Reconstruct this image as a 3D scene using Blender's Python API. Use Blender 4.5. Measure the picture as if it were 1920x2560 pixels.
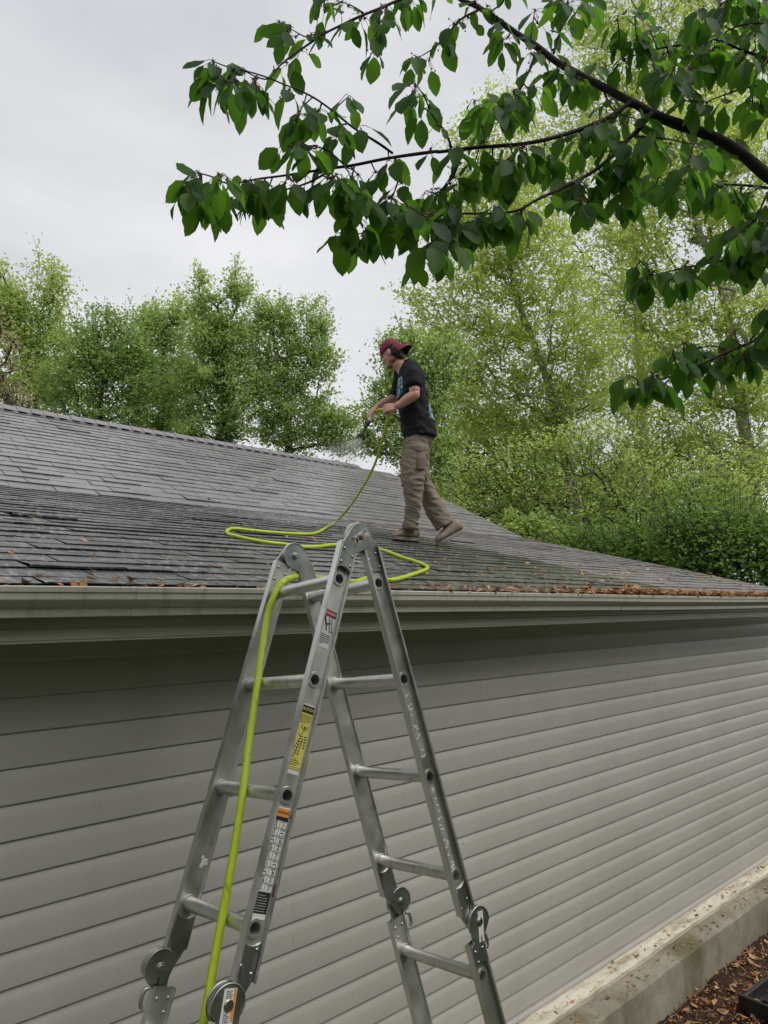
import bpy, math, random
import numpy as np
from mathutils import Vector

for _o in list(bpy.data.objects): bpy.data.objects.remove(_o)
random.seed(7); RS = np.random.RandomState(11)
scene = bpy.context.scene
COL = scene.collection

# ------------------------------------------------------------------ camera
# world: X runs along the house wall (away to the right), Y into the house, Z up; the eye is the origin
FOC = 1800.0                       # focal length in pixels of the 1920 x 2560 photograph
PITCH = math.atan((1505 - 1280) / FOC)
AZ = math.atan((2900 - 960) / FOC * math.cos(PITCH))
HF = np.array([math.cos(AZ), math.sin(AZ), 0.0])          # horizontal forward
CR = np.array([math.sin(AZ), -math.cos(AZ), 0.0])         # right
ZU = np.array([0, 0, 1.0])
CF = math.cos(PITCH) * HF + math.sin(PITCH) * ZU
CU = -math.sin(PITCH) * HF + math.cos(PITCH) * ZU
cam = bpy.data.cameras.new('camera'); camo = bpy.data.objects.new('camera', cam); COL.objects.link(camo)
from mathutils import Matrix
camo.matrix_world = Matrix(((CR[0], CU[0], -CF[0], 0), (CR[1], CU[1], -CF[1], 0), (CR[2], CU[2], -CF[2], 0), (0, 0, 0, 1)))
cam.sensor_fit = 'VERTICAL'; cam.sensor_height = 36.0; cam.lens = 36.0 * FOC / 2560.0
cam.clip_start = 0.05; cam.clip_end = 3000
scene.camera = camo

# ------------------------------------------------------------------ sky and sun (overcast)
SUN_EL, SUN_ROT = math.radians(54), math.radians(152)
world = bpy.data.worlds.new('World'); scene.world = world; world.use_nodes = True
nt = world.node_tree; nt.nodes.clear()
def wn(t, **k):
    n = nt.nodes.new(t)
    for a, b in k.items(): setattr(n, a, b)
    return n
sky = wn('ShaderNodeTexSky', sky_type='NISHITA', sun_disc=False, sun_elevation=SUN_EL, sun_rotation=SUN_ROT)
bg1 = wn('ShaderNodeBackground'); bg1.inputs[1].default_value = 0.07
bg2 = wn('ShaderNodeBackground'); bg2.inputs[1].default_value = 0.60
tc = wn('ShaderNodeTexCoord'); mp = wn('ShaderNodeMapping'); mp.inputs['Scale'].default_value = (1.0, 1.0, 2.2)
n1 = wn('ShaderNodeTexNoise'); n1.inputs['Scale'].default_value = 1.7; n1.inputs['Detail'].default_value = 6; n1.inputs['Roughness'].default_value = .52
n1.inputs['Distortion'].default_value = .35
cr = wn('ShaderNodeValToRGB'); cr.color_ramp.elements[0].position = .30; cr.color_ramp.elements[0].color = (.67, .69, .73, 1)
cr.color_ramp.elements[1].position = .68; cr.color_ramp.elements[1].color = (1.0, 1.0, 1.02, 1)
mx = wn('ShaderNodeMixShader'); mx.inputs[0].default_value = .93
ow = wn('ShaderNodeOutputWorld')
L = nt.links.new
L(tc.outputs['Generated'], mp.inputs[0]); L(mp.outputs[0], n1.inputs[0]); L(n1.outputs[0], cr.inputs[0]); L(cr.outputs[0], bg2.inputs[0])
L(sky.outputs[0], bg1.inputs[0]); L(bg1.outputs[0], mx.inputs[1]); L(bg2.outputs[0], mx.inputs[2]); L(mx.outputs[0], ow.inputs[0])
sun = bpy.data.lights.new('sun', 'SUN'); sun.energy = 1.5; sun.angle = math.radians(42); sun.color = (1, .97, .93)
suno = bpy.data.objects.new('sun', sun); COL.objects.link(suno)
_sd = Vector((math.sin(SUN_ROT) * math.cos(SUN_EL), math.cos(SUN_ROT) * math.cos(SUN_EL), math.sin(SUN_EL)))
suno.rotation_euler = _sd.to_track_quat('Z', 'Y').to_euler()
vs = scene.view_settings; vs.view_transform = 'Standard'; vs.look = 'None'; vs.exposure = 0.6; vs.gamma = 1.0
scene.cycles.max_bounces = 10; scene.cycles.diffuse_bounces = 6; scene.cycles.transmission_bounces = 6; scene.cycles.transparent_max_bounces = 12
scene.cycles.use_denoising = True

# ------------------------------------------------------------------ helpers
def V(*a): return np.array(a, float)
def nrm(v): v = np.asarray(v, float); return v / (np.linalg.norm(v) + 1e-12)
def ray(px, py): return (px - 960) / FOC * CR - (py - 1280) / FOC * CU + CF
def at(px, py, d):                     # point seen at a photo pixel, d metres ahead (horizontal)
    r = ray(px, py); return r * d / (r @ HF)
def onY(px, py, Y): r = ray(px, py); return r * Y / r[1]
def onZ(px, py, z): r = ray(px, py); return r * z / r[2]
def onplane(px, py, D, z0, m): r = ray(px, py); return r * (z0 - m * D) / (r[2] - m * r[1])

def _h3(i, j, k, s):
    n = (i * 374761393 + j * 668265263 + k * 2147483647 + s * 974711) & 0x7fffffff
    n = ((n ^ (n >> 13)) * 1274126177) & 0x7fffffff
    return ((n ^ (n >> 16)) & 0xffff) / 65535.0
def vnoise(P, scale=1.0, seed=0):
    P = np.asarray(P, float) * scale; I = np.floor(P).astype(np.int64); f = P - I; f = f * f * (3 - 2 * f)
    out = 0
    for dx in (0, 1):
        for dy in (0, 1):
            for dz in (0, 1):
                w = (f[..., 0] if dx else 1 - f[..., 0]) * (f[..., 1] if dy else 1 - f[..., 1]) * (f[..., 2] if dz else 1 - f[..., 2])
                out = out + w * _h3(I[..., 0] + dx, I[..., 1] + dy, I[..., 2] + dz, seed)
    return out * 2 - 1

class MB:
    def __init__(s): s.v = []; s.f = []; s.n = 0; s.uv = []; s.mi = []; s.cur = 0
    def add(s, verts, faces, uv=None):
        verts = np.asarray(verts, float).reshape(-1, 3)
        s.v.append(verts); b = s.n
        for f in faces: s.f.append([i + b for i in f]); s.mi.append(s.cur)
        s.uv.append(np.zeros((len(verts), 2)) if uv is None else np.asarray(uv, float)); s.n += len(verts); return b
    def box(s, c, a, b, d):            # centre, three half-axis vectors
        c, a, b, d = (np.asarray(q, float) for q in (c, a, b, d))
        vs_ = [c + i * a + j * b + k * d for i in (-1, 1) for j in (-1, 1) for k in (-1, 1)]
        s.add(vs_, [(0, 1, 3, 2), (4, 6, 7, 5), (0, 4, 5, 1), (2, 3, 7, 6), (0, 2, 6, 4), (1, 5, 7, 3)])
    def aabox(s, x0, x1, y0, y1, z0, z1):
        s.box(((x0 + x1) / 2, (y0 + y1) / 2, (z0 + z1) / 2), ((x1 - x0) / 2, 0, 0), (0, (y1 - y0) / 2, 0), (0, 0, (z1 - z0) / 2))
    def loft(s, rings, cap=True, closed=True):
        rings = [np.asarray(r, float) for r in rings]; n = len(rings[0]); m = len(rings); F = []
        for i in range(m - 1):
            for j in range(n if closed else n - 1):
                k = (j + 1) % n; F.append((i * n + j, i * n + k, (i + 1) * n + k, (i + 1) * n + j))
        if cap: F.append(tuple(range(n - 1, -1, -1))); F.append(tuple((m - 1) * n + j for j in range(n)))
        s.add(np.concatenate(rings), F)
    def tube(s, pts, rad, n=8, cap=True, ref=None, flute=0, sq=None):
        pts = np.asarray(pts, float); m = len(pts); rad = np.broadcast_to(np.asarray(rad, float), (m,))
        T = np.gradient(pts, axis=0); T /= np.linalg.norm(T, axis=1)[:, None] + 1e-12
        u = nrm(np.cross(T[0], ref if ref is not None else (ZU if abs(T[0][2]) < .9 else V(1, 0, 0))))
        R = []; th = np.arange(n) * 2 * math.pi / n
        for i in range(m):
            u = nrm(u - T[i] * (u @ T[i])); w = np.cross(T[i], u)
            r = rad[i] * (1 + (flute * (np.arange(n) % 2) if flute else 0))
            R.append(pts[i] + (np.cos(th) * r)[:, None] * u + (np.sin(th) * r)[:, None] * w)
        s.loft(R, cap)
    def prism(s, poly, o, ax, ay, az, z0, z1):   # polygon (list of 2-D) extruded along az
        o, ax, ay, az = (np.asarray(q, float) for q in (o, ax, ay, az)); n = len(poly)
        A = [o + p[0] * ax + p[1] * ay + z0 * az for p in poly]; B = [o + p[0] * ax + p[1] * ay + z1 * az for p in poly]
        F = [tuple(range(n - 1, -1, -1)), tuple(range(n, 2 * n))] + [(i, (i + 1) % n, n + (i + 1) % n, n + i) for i in range(n)]
        s.add(A + B, F)
    def ell(s, c, a, b, d, n=12, m=8, half=False):
        c, a, b, d = (np.asarray(q, float) for q in (c, a, b, d)); R = []
        t0 = 0.0 if half else -math.pi / 2
        for i in range(m + 1):
            t = t0 + (math.pi / 2 - t0) * i / m; t = min(t, math.pi / 2 - .04); t = max(t, -math.pi / 2 + .04)
            R.append([c + math.cos(t) * (math.cos(p) * a + math.sin(p) * b) + math.sin(t) * d for p in np.arange(n) * 2 * math.pi / n])
        s.loft(R)
    def build(s, name, mat, parent=None, smooth=False, recalc=True, bevel=0, uv=False, angle=None):
        me = bpy.data.meshes.new(name); Vv = np.concatenate(s.v) if s.v else np.zeros((0, 3))
        Vv = Vv - base_of(parent)
        me.from_pydata(Vv.tolist(), [], s.f)
        mats = mat if isinstance(mat, (list, tuple)) else [mat]
        for m_ in mats: me.materials.append(m_)
        if len(mats) > 1: me.polygons.foreach_set('material_index', s.mi)
        if uv:
            U = np.concatenate(s.uv); l = me.uv_layers.new(name='uv'); li = np.empty(len(me.loops), np.int32); me.loops.foreach_get('vertex_index', li)
            l.data.foreach_set('uv', U[li].ravel())
        return finish(me, name, parent, smooth, recalc, bevel, angle)
def finish(me, name, parent=None, smooth=False, recalc=False, bevel=0, angle=None):
    import bmesh
    if recalc:
        bm = bmesh.new(); bm.from_mesh(me); bmesh.ops.recalc_face_normals(bm, faces=bm.faces); bm.to_mesh(me); bm.free()
    me.polygons.foreach_set('use_smooth', [bool(smooth)] * len(me.polygons))
    o = bpy.data.objects.new(name, me); COL.objects.link(o)
    if parent is not None: o.parent = parent
    if angle and smooth:
        me.set_sharp_from_angle(angle=math.radians(angle))
    if bevel:
        b = o.modifiers.new('bevel', 'BEVEL'); b.width = bevel; b.segments = 2; b.limit_method = 'ANGLE'; b.angle_limit = math.radians(40)
    return o
def base_of(p):
    t = np.zeros(3)
    while p is not None: t = t + np.array(p.location); p = p.parent
    return t
def tag(o, label=None, cat=None, group=None, kind=None):
    if label: o['label'] = label
    if cat: o['category'] = cat
    if group: o['group'] = group
    if kind: o['kind'] = kind
    return o
def thing(name, base, label, cat, group=None):
    o = bpy.data.objects.new(name, None); o.empty_display_size = .1; COL.objects.link(o); o.location = tuple(base); return tag(o, label, cat, group)
def raw(name, Vv, F, mat, parent=None, smooth=False, uv=None):   # fast path: numpy verts, (n,k) faces
    Vv = np.asarray(Vv, np.float32) - base_of(parent).astype(np.float32); F = np.asarray(F, np.int32); k = F.shape[1]
    me = bpy.data.meshes.new(name); me.vertices.add(len(Vv)); me.vertices.foreach_set('co', Vv.ravel())
    me.loops.add(F.size); me.loops.foreach_set('vertex_index', F.ravel())
    me.polygons.add(len(F)); me.polygons.foreach_set('loop_start', np.arange(len(F), dtype=np.int32) * k)
    if uv is not None:
        l = me.uv_layers.new(name='uv'); l.data.foreach_set('uv', np.asarray(uv, np.float32)[F.ravel()].ravel())
    me.update(calc_edges=True); me.validate(); me.materials.append(mat)
    return finish(me, name, parent, smooth)
def catmull(P, n=6):
    P = np.asarray(P, float); out = []
    Q = np.concatenate([[2 * P[0] - P[1]], P, [2 * P[-1] - P[-2]]])
    for i in range(1, len(Q) - 2):
        for t in np.arange(n) / n:
            a, b, c, d = Q[i - 1], Q[i], Q[i + 1], Q[i + 2]
            out.append(.5 * (2 * b + (c - a) * t + (2 * a - 5 * b + 4 * c - d) * t * t + (3 * b - a - 3 * c + d) * t ** 3))
    out.append(P[-1]); return np.array(out)

# ------------------------------------------------------------------ materials
class NT:
    def __init__(s, name):
        s.m = bpy.data.materials.new(name); s.m.use_nodes = True; s.t = s.m.node_tree; s.t.nodes.clear()
        s.out = s.n('ShaderNodeOutputMaterial')
    def n(s, t, **k):
        q = s.t.nodes.new(t)
        for a, b in k.items(): setattr(q, a, b)
        return q
    def l(s, a, b): s.t.links.new(a, b)
    def coord(s, scale=(1, 1, 1)):
        c = s.n('ShaderNodeTexCoord'); m = s.n('ShaderNodeMapping'); m.inputs['Scale'].default_value = scale; s.l(c.outputs['Object'], m.inputs[0]); return m.outputs[0]
    def noise(s, co, scale, detail=4, rough=.55, dist=0):
        q = s.n('ShaderNodeTexNoise'); q.inputs['Scale'].default_value = scale; q.inputs['Detail'].default_value = detail; q.inputs['Roughness'].default_value = rough
        q.inputs['Distortion'].default_value = dist; s.l(co, q.inputs[0]); return q.outputs[0]
    def ramp(s, f, a, b, p0=.35, p1=.65, mode='LINEAR'):
        q = s.n('ShaderNodeValToRGB'); e = q.color_ramp.elements; e[0].position = p0; e[1].position = p1
        e[0].color = (*a, 1) if len(a) == 3 else a; e[1].color = (*b, 1) if len(b) == 3 else b
        q.color_ramp.interpolation = mode; s.l(f, q.inputs[0]); return q.outputs[0]
    def ramp1(s, f, a, b, p0=.35, p1=.65): return s.ramp(f, (a, a, a), (b, b, b), p0, p1)
    def mix(s, f, a, b, mode='MIX'):
        q = s.n('ShaderNodeMix', data_type='RGBA', blend_type=mode)
        for i, x in ((0, f), (6, a), (7, b)):
            if hasattr(x, 'is_linked'): s.l(x, q.inputs[i])
            elif i == 0: q.inputs[0].default_value = x
            else: q.inputs[i].default_value = (*x, 1)
        return q.outputs[2]
    def math(s, op, a, b=None, c=None):
        q = s.n('ShaderNodeMath', operation=op)
        for i, x in enumerate((a, b, c)):
            if x is None: continue
            if hasattr(x, 'is_linked'): s.l(x, q.inputs[i])
            else: q.inputs[i].default_value = x
        return q.outputs[0]
    def bump(s, h, dist=.01, strength=.5, norm=None):
        q = s.n('ShaderNodeBump'); q.inputs['Strength'].default_value = strength; q.inputs['Distance'].default_value = dist; s.l(h, q.inputs['Height'])
        if norm is not None: s.l(norm, q.inputs['Normal'])
        return q.outputs[0]
    def bsdf(s, col, rough=.6, metal=0, normal=None, spec=.5, **k):
        q = s.n('ShaderNodeBsdfPrincipled')
        for nm, x in (('Base Color', col), ('Roughness', rough), ('Metallic', metal), ('Specular IOR Level', spec)):
            if hasattr(x, 'is_linked'): s.l(x, q.inputs[nm])
            elif nm == 'Base Color': q.inputs[nm].default_value = (*x, 1)
            else: q.inputs[nm].default_value = x
        for nm, x in k.items(): q.inputs[nm.replace('_', ' ')].default_value = x
        if normal is not None: s.l(normal, q.inputs['Normal'])
        return q
    def done(s, sh): s.l(sh if hasattr(sh, 'is_linked') else sh.outputs[0], s.out.inputs[0]); return s.m
def simple(name, a, b=None, rough=.6, metal=0, scale=8, bump=0, bscale=60, spec=.5, stretch=(1, 1, 1), r2=None):
    t = NT(name); co = t.coord(stretch); b = b or a
    c = t.ramp(t.noise(co, scale), a, b, .3, .7)
    rg = rough if r2 is None else t.ramp1(t.noise(co, scale * 2.3), rough, r2, .3, .7)
    nm = t.bump(t.noise(co, bscale), bump, .6) if bump else None
    return t.done(t.bsdf(c, rg, metal, nm, spec))
def leafmat(name, cols, trans, tfac=.4, rough=.5, veins=False, spec=.3):
    t = NT(name); g = t.n('ShaderNodeNewGeometry'); q = t.n('ShaderNodeValToRGB'); e = q.color_ramp.elements
    while len(e) < len(cols): e.new(.5)
    for i, c in enumerate(cols): e[i].position = i / (len(cols) - 1); e[i].color = (*c, 1)
    t.l(g.outputs['Random Per Island'], q.inputs[0]); col = q.outputs[0]; tcol = t.mix(1.0, col, trans, 'MULTIPLY'); nm = None
    if veins:
        uvn = t.n('ShaderNodeUVMap'); sx = t.n('ShaderNodeSeparateXYZ'); t.l(uvn.outputs[0], sx.inputs[0])
        av = t.math('ABSOLUTE', t.math('SUBTRACT', sx.outputs[1], .5))
        ph = t.math('SUBTRACT', t.math('MULTIPLY', sx.outputs[0], 9.0), t.math('MULTIPLY', av, 5.0))
        vn = t.math('POWER', t.math('ABSOLUTE', t.math('SINE', t.math('MULTIPLY', ph, math.pi))), 6.0)
        mid = t.math('LESS_THAN', av, .022)
        vv = t.math('MAXIMUM', t.math('SUBTRACT', 1.0, vn) if False else vn, mid)
        col = t.mix(t.math('MULTIPLY', vv, .16), col, tuple(min(1, c * 1.5) for c in cols[-1]))
        nm = t.bump(vv, .001, .3)
    d = t.bsdf(col, rough, 0, nm, spec); tr = t.n('ShaderNodeBsdfTranslucent'); t.l(tcol, tr.inputs[0])
    m = t.n('ShaderNodeMixShader'); m.inputs[0].default_value = tfac; t.l(d.outputs[0], m.inputs[1]); t.l(tr.outputs[0], m.inputs[2])
    return t.done(m)

# ================================================================== SETTING AND HOUSE
ZG = -2.70                                   # ground level (the eye is 2.7 m above it)
EXP = 0.1430                                 # shingle exposure
D0, Z0, M1, M2 = 2.4075, 0.0765, 0.2305, 0.473
NB, NU = 24, 20                              # courses on the shallow and on the steep slope
T1, T2 = math.atan(M1), math.atan(M2)
YB, ZB = D0 + NB * EXP * math.cos(T1), Z0 + NB * EXP * math.sin(T1)
YR, ZR = YB + (NU + .3) * EXP * math.cos(T2), ZB + (NU + .3) * EXP * math.sin(T2)
XE, XW = 7.95, -7.0                          # gable end on the right, far end on the left
YW = 2.70                                    # siding plane
def roof_z(Y): return Z0 + M1 * (Y - D0) if Y < YB else ZB + M2 * (Y - YB)
def on_roof(px, py, lift=0.0):
    p = onplane(px, py, D0, Z0, M1)
    if p[1] > YB: p = onplane(px, py, YB, ZB, M2); n = V(0, -math.sin(T2), math.cos(T2))
    else: n = V(0, -math.sin(T1), math.cos(T1))
    return p + n * (lift + .006)

# --- materials
def siding_mat():
    t = NT('vinyl_siding'); co = t.coord((1, 1, 1)); c = t.ramp(t.noise(co, 1.3, 3), (.445, .43, .388), (.50, .484, .44), .3, .7)
    st = t.coord((5, 5, .5)); dirt = t.ramp1(t.noise(st, 1.2, 6, .65), 0, .34, .5, .8); c = t.mix(dirt, c, (.37, .35, .295))
    sp = t.ramp1(t.noise(co, 46, 2), 0, .8, .765, .80); c = t.mix(sp, c, (.06, .05, .04))
    return t.done(t.bsdf(c, .42, 0, t.bump(t.noise(t.coord((2, 2, 30)), 14, 3), .0008, .4), .4))
M_SIDE = siding_mat()
def gutter_mat():
    t = NT('painted_gutter'); co = t.coord((1, 1, 1)); c = t.ramp(t.noise(co, 2.0, 4), (.40, .395, .33), (.47, .46, .39), .3, .7)
    s = t.ramp1(t.noise(t.coord((9, 1, .9)), 2.4, 6, .7), 0, .65, .5, .74); c = t.mix(s, c, (.20, .185, .115))
    sp = t.ramp1(t.noise(co, 30, 2), 0, .85, .74, .77); c = t.mix(sp, c, (.09, .07, .05))
    return t.done(t.bsdf(c, .33, 0, t.bump(t.noise(co, 6, 2), .003, .25), .5))
M_GUT = gutter_mat()
M_FASC = simple('fascia_paint', (.46, .465, .38), (.52, .52, .43), .4, scale=3)
def roof_mat():
    t = NT('asphalt_shingle'); co = t.coord(); g = t.n('ShaderNodeNewGeometry'); sx = t.n('ShaderNodeSeparateXYZ'); t.l(g.outputs['Position'], sx.inputs[0])
    X, Y = sx.outputs[0], sx.outputs[1]
    # boundary of the washed strip: wavers up the slope
    wob = t.math('MULTIPLY', t.math('SUBTRACT', t.noise(co, 1.6, 5, .6), .5), .55)
    xb = t.math('ADD', t.math('ADD', t.math('MULTIPLY', Y, -.14), 5.62), wob)
    dd = t.math('SUBTRACT', xb, X)                                    # >0 on the wet side
    wet = t.n('ShaderNodeMapRange'); wet.inputs[1].default_value = -.12; wet.inputs[2].default_value = .06; t.l(dd, wet.inputs[0]); wet = wet.outputs[0]
    wet2 = t.n('ShaderNodeMapRange'); wet2.inputs[1].default_value = -4.5; wet2.inputs[2].default_value = .8; t.l(dd, wet2.inputs[0])
    up_ = t.n('ShaderNodeMapRange'); up_.inputs[1].default_value = YB - .25; up_.inputs[2].default_value = YB + .25; t.l(Y, up_.inputs[0]); up_ = up_.outputs[0]
    wq = t.n('ShaderNodeMix'); t.l(up_, wq.inputs[0]); t.l(wet, wq.inputs[2]); t.l(wet2.outputs[0], wq.inputs[3]); wet = wq.outputs[0]
    rnd = g.outputs['Random Per Island']
    gran = t.noise(co, 420, 2, .7)
    dry = t.mix(t.ramp1(gran, 0, 1, .3, .7), (.11, .105, .10), (.30, .29, .275)); dry = t.mix(t.math('MULTIPLY', rnd, .5), dry, (.13, .125, .12))
    dry = t.mix(t.ramp1(t.noise(co, 5, 5, .7), 0, .5, .5, .75), dry, (.25, .24, .21))
    wc = t.mix(t.ramp1(gran, 0, 1, .3, .7), (.034, .031, .033), (.095, .089, .092)); wc = t.mix(t.math('MULTIPLY', rnd, .6), wc, (.042, .038, .039))
    wu = t.mix(t.ramp1(gran, 0, 1, .3, .7), (.118, .108, .113), (.225, .21, .216)); wu = t.mix(t.math('MULTIPLY', rnd, .5), wu, (.125, .114, .119))  # steep slope: bright sky sheen put into a paler wet colour
    foam = t.ramp1(t.noise(t.coord((1, .35, 1)), 34, 6, .75), 0, .85, .51, .63); wc = t.mix(t.math('MULTIPLY', foam, t.ramp1(t.noise(co, 1.3, 4), .10, 1, .38, .56)), wc, (.40, .40, .40))
    uz = t.n('ShaderNodeMapRange'); uz.inputs[1].default_value = YB - .5; uz.inputs[2].default_value = YB + .12; t.l(Y, uz.inputs[0]); wc = t.mix(uz.outputs[0], wc, wu)
    col = t.mix(wet, dry, wc)
    edge = t.n('ShaderNodeMapRange'); edge.inputs[3].default_value = 0; edge.inputs[1].default_value = .05; edge.inputs[2].default_value = 0; t.l(t.math('ABSOLUTE', t.math('ADD', dd, .05)), edge.inputs[0])
    col = t.mix(t.math('MULTIPLY', t.math('MULTIPLY', edge.outputs[0], t.math('SUBTRACT', 1.0, up_)), t.ramp1(t.noise(co, 14, 5, .7), .1, .9, .4, .6)), col, (.42, .41, .38))
    ro = t.mix(wet, (.88,) * 3, (.30,) * 3); sheen = t.ramp1(t.noise(co, 3.1, 5, .65), .16, .40, .36, .62); ro = t.mix(wet, (.85, .85, .85), sheen)
    mot = t.ramp1(t.noise(t.coord((1, .55, 1)), 95, 4, .7), .45, 1.5, .3, .7); col = t.mix(1.0, col, mot, 'MULTIPLY')
    spk = t.ramp1(t.noise(co, 150, 3, .6), 0, .7, .66, .72); col = t.mix(t.math('MULTIPLY', spk, .55), col, (.46, .45, .44))
    b1 = t.bump(gran, .0012, .55); b2 = t.bump(t.noise(co, 55, 3), .002, .35, b1)
    q = t.bsdf(col, t.mix(wet, (.88,) * 3, (.5,) * 3), 0, b2, .4)
    film = t.ramp1(t.noise(t.coord((1, .6, 1)), 2.6, 5, .6), .8, 1.0, .32, .6); t.l(t.math('MULTIPLY', wet, film), q.inputs['Coat Weight']); q.inputs['Coat IOR'].default_value = 1.45
    cr_ = t.ramp1(t.noise(co, 9, 5, .65), .20, .40, .35, .65); t.l(cr_, q.inputs['Coat Roughness'])
    t.l(t.bump(t.noise(co, 55, 3), .0012, .3), q.inputs['Coat Normal'])
    return t.done(q)
M_ROOF = roof_mat()
M_CONC = None
def conc_mat():
    t = NT('rendered_concrete'); co = t.coord(); c = t.ramp(t.noise(co, 4, 6, .65), (.22, .20, .155), (.36, .335, .265), .3, .7)
    al = t.ramp1(t.noise(t.coord((1.2, 1.2, .7)), 1.5, 5, .6), 0, .85, .44, .62); c = t.mix(al, c, (.115, .105, .05))
    sp = t.ramp1(t.noise(co, 60, 3, .6), 0, .8, .62, .72); c = t.mix(sp, c, (.06, .05, .04))
    return t.done(t.bsdf(c, .92, 0, t.bump(t.noise(co, 140, 4, .7), .004, .8), .2))
M_CONC = conc_mat()
def sill_mat():
    t = NT('weathered_white_board'); co = t.coord((.6, 3, 3)); c = t.ramp(t.noise(co, 5, 6, .65), (.52, .475, .37), (.68, .64, .53), .3, .6)
    s = t.ramp1(t.noise(t.coord((1, 5, 5)), 3.3, 6, .7), 0, .85, .46, .66); c = t.mix(s, c, (.30, .245, .15))
    sp = t.ramp1(t.noise(t.coord(), 34, 4, .6), 0, .9, .64, .70); c = t.mix(sp, c, (.09, .06, .04))
    return t.done(t.bsdf(c, .75, 0, t.bump(t.noise(co, 40, 4), .003, .5), .25))
M_SILL = sill_mat()
M_SOIL = simple('mulch_soil', (.022, .014, .009), (.07, .043, .026), .95, scale=30, bump=.03, bscale=70, spec=.15)

# --- ground
mb = MB(); g = 1500
mb.add([(-g, -g, ZG), (g, -g, ZG), (g, g, ZG), (-g, g, ZG)], [(0, 1, 2, 3)])
tgr = NT('yard_ground'); co = tgr.coord(); cc = tgr.ramp(tgr.noise(co, .8, 6, .65), (.03, .028, .014), (.055, .075, .025), .35, .65)
gnd = mb.build('ground', tgr.done(tgr.bsdf(cc, .95, spec=.1)), recalc=False); tag(gnd, 'dark ground around the house', 'ground', kind='structure')
# mulch bed, uneven sheet along the foundation
nx, ny = 150, 40; xs = np.linspace(2.5, 9.5, nx); ys = np.linspace(0.9, 2.43, ny); XX, YY = np.meshgrid(xs, ys, indexing='ij')
P = np.stack([XX, YY, np.zeros_like(XX)], -1); ZZ = ZG + .012 + .018 * vnoise(P, 4, 3) + .014 * vnoise(P, 13, 5) + .010 * vnoise(P, 31, 8) + .02
vv = np.stack([XX, YY, ZZ], -1).reshape(-1, 3); I = np.arange(nx * ny).reshape(nx, ny)
ff = np.stack([I[:-1, :-1], I[1:, :-1], I[1:, 1:], I[:-1, 1:]], -1).reshape(-1, 4)
mul = raw('mulch_bed', vv, ff, M_SOIL, smooth=True); tag(mul, 'dark brown mulch bed along the concrete foundation', 'mulch bed', kind='structure')

house = thing('house', (0.5, YW, ZG), 'low house with grey shingle roof, beige lap siding and pale gutter', 'house')
# --- siding: Dutch-lap courses, panels two courses tall with staggered joints
SP, LA = .1168, -.3224
def siding(mb, x0, x1, ztop, zbot):
    k = 0; z = LA + SP * 4
    while z > zbot:
        zt, zb = z, z - SP
        joints = [x0]; xx = x0 + 1.1 + 2.6 * ((k // 2) * .37 % 1)
        while xx < x1: joints.append(xx); xx += 3.66
        joints.append(x1)
        for q in range(len(joints) - 1):
            a, b = joints[q], joints[q + 1]; off = .0007 * ((q + k // 2) % 2); a2 = a - (.012 if q else 0)
            prof = [(0.0, zt - .001)]
            for s in np.linspace(0, 1, 7)[1:]: prof.append((.0005 + .0085 * math.sin(s * math.pi / 2) ** 1.2, zt - .001 - s * .050))
            prof += [(.0108, zb + .003), (.0104, zb + .0006), (.0085, zb - .0008), (.0, zb - .0006)]
            A = [(a2, YW - o - off, zz) for o, zz in prof]; B = [(b, YW - o - off, zz) for o, zz in prof]; n = len(prof)
            mb.add(A + B, [(i, i + 1, n + i + 1, n + i) for i in range(n - 1)] + [tuple(range(n))])
        z -= SP; k += 1
mb = MB(); siding(mb, XW, XE - .06, .05, -2.33); mb.aabox(XW, XE - .06, YW + .001, YW + .1, -2.42, 0.02)
mb.build('siding_wall', M_SIDE, house, smooth=True, recalc=False, angle=40)
mb = MB(); mb.aabox(XW, XE - .06, YW - .019, YW - .0, -2.365, -2.333); mb.aabox(XW, XE - .06, YW - .024, YW - .0195, -2.342, -2.337)
mb.build('starter_strip', M_SIDE, house)
# cream ledge board and concrete foundation
mb = MB(); prof = [(YW + .02, -2.352), (2.66, -2.352), (2.582, -2.362), (2.578, -2.366), (2.578, -2.393), (YW + .02, -2.393)]
xs = np.linspace(XW, XE - .2, 160); R = []
for x in xs: R.append([(x, y + .006 * vnoise(V(x, y, 0), 1.3, 4) + .003 * vnoise(V(x, y, 0), 9, 2), z + .002 * vnoise(V(x, z, 1), 6, 9)) for y, z in prof])
mb.loft(R); mb.build('sill_board', M_SILL, house)
mb = MB(); prof = [(YW + .3, -2.395), (2.60, -2.395), (2.45, -2.40), (2.432, -2.412), (2.425, -2.45), (2.42, ZG - .1), (YW + .3, ZG - .1)]; R = []
for x in xs: R.append([(x, y + .004 * vnoise(V(x, y * 3, z * 3), 5, 14) + .007 * vnoise(V(x, y, z), 1.1, 24), z + (.003 * vnoise(V(x, y, 3), 7, 19) if z > -2.44 else 0)) for y, z in prof])
mb.loft(R); mb.build('foundation', M_CONC, house, smooth=True, recalc=True, angle=35)
# gable end and back walls
zt = roof_z(YB); YBK = 2 * YR - D0
mb = MB(); prof = [(YW, ZG), (YBK - .3, ZG), (YBK - .3, -.06), (YR, ZR - .14), (YB, ZB - .14), (YW + .02, -.06)]
mb.prism(prof, (XE - .2, 0, 0), (0, 1, 0), (0, 0, 1), (1, 0, 0), 0, .16); mb.build('gable_wall', M_SIDE, house)
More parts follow.
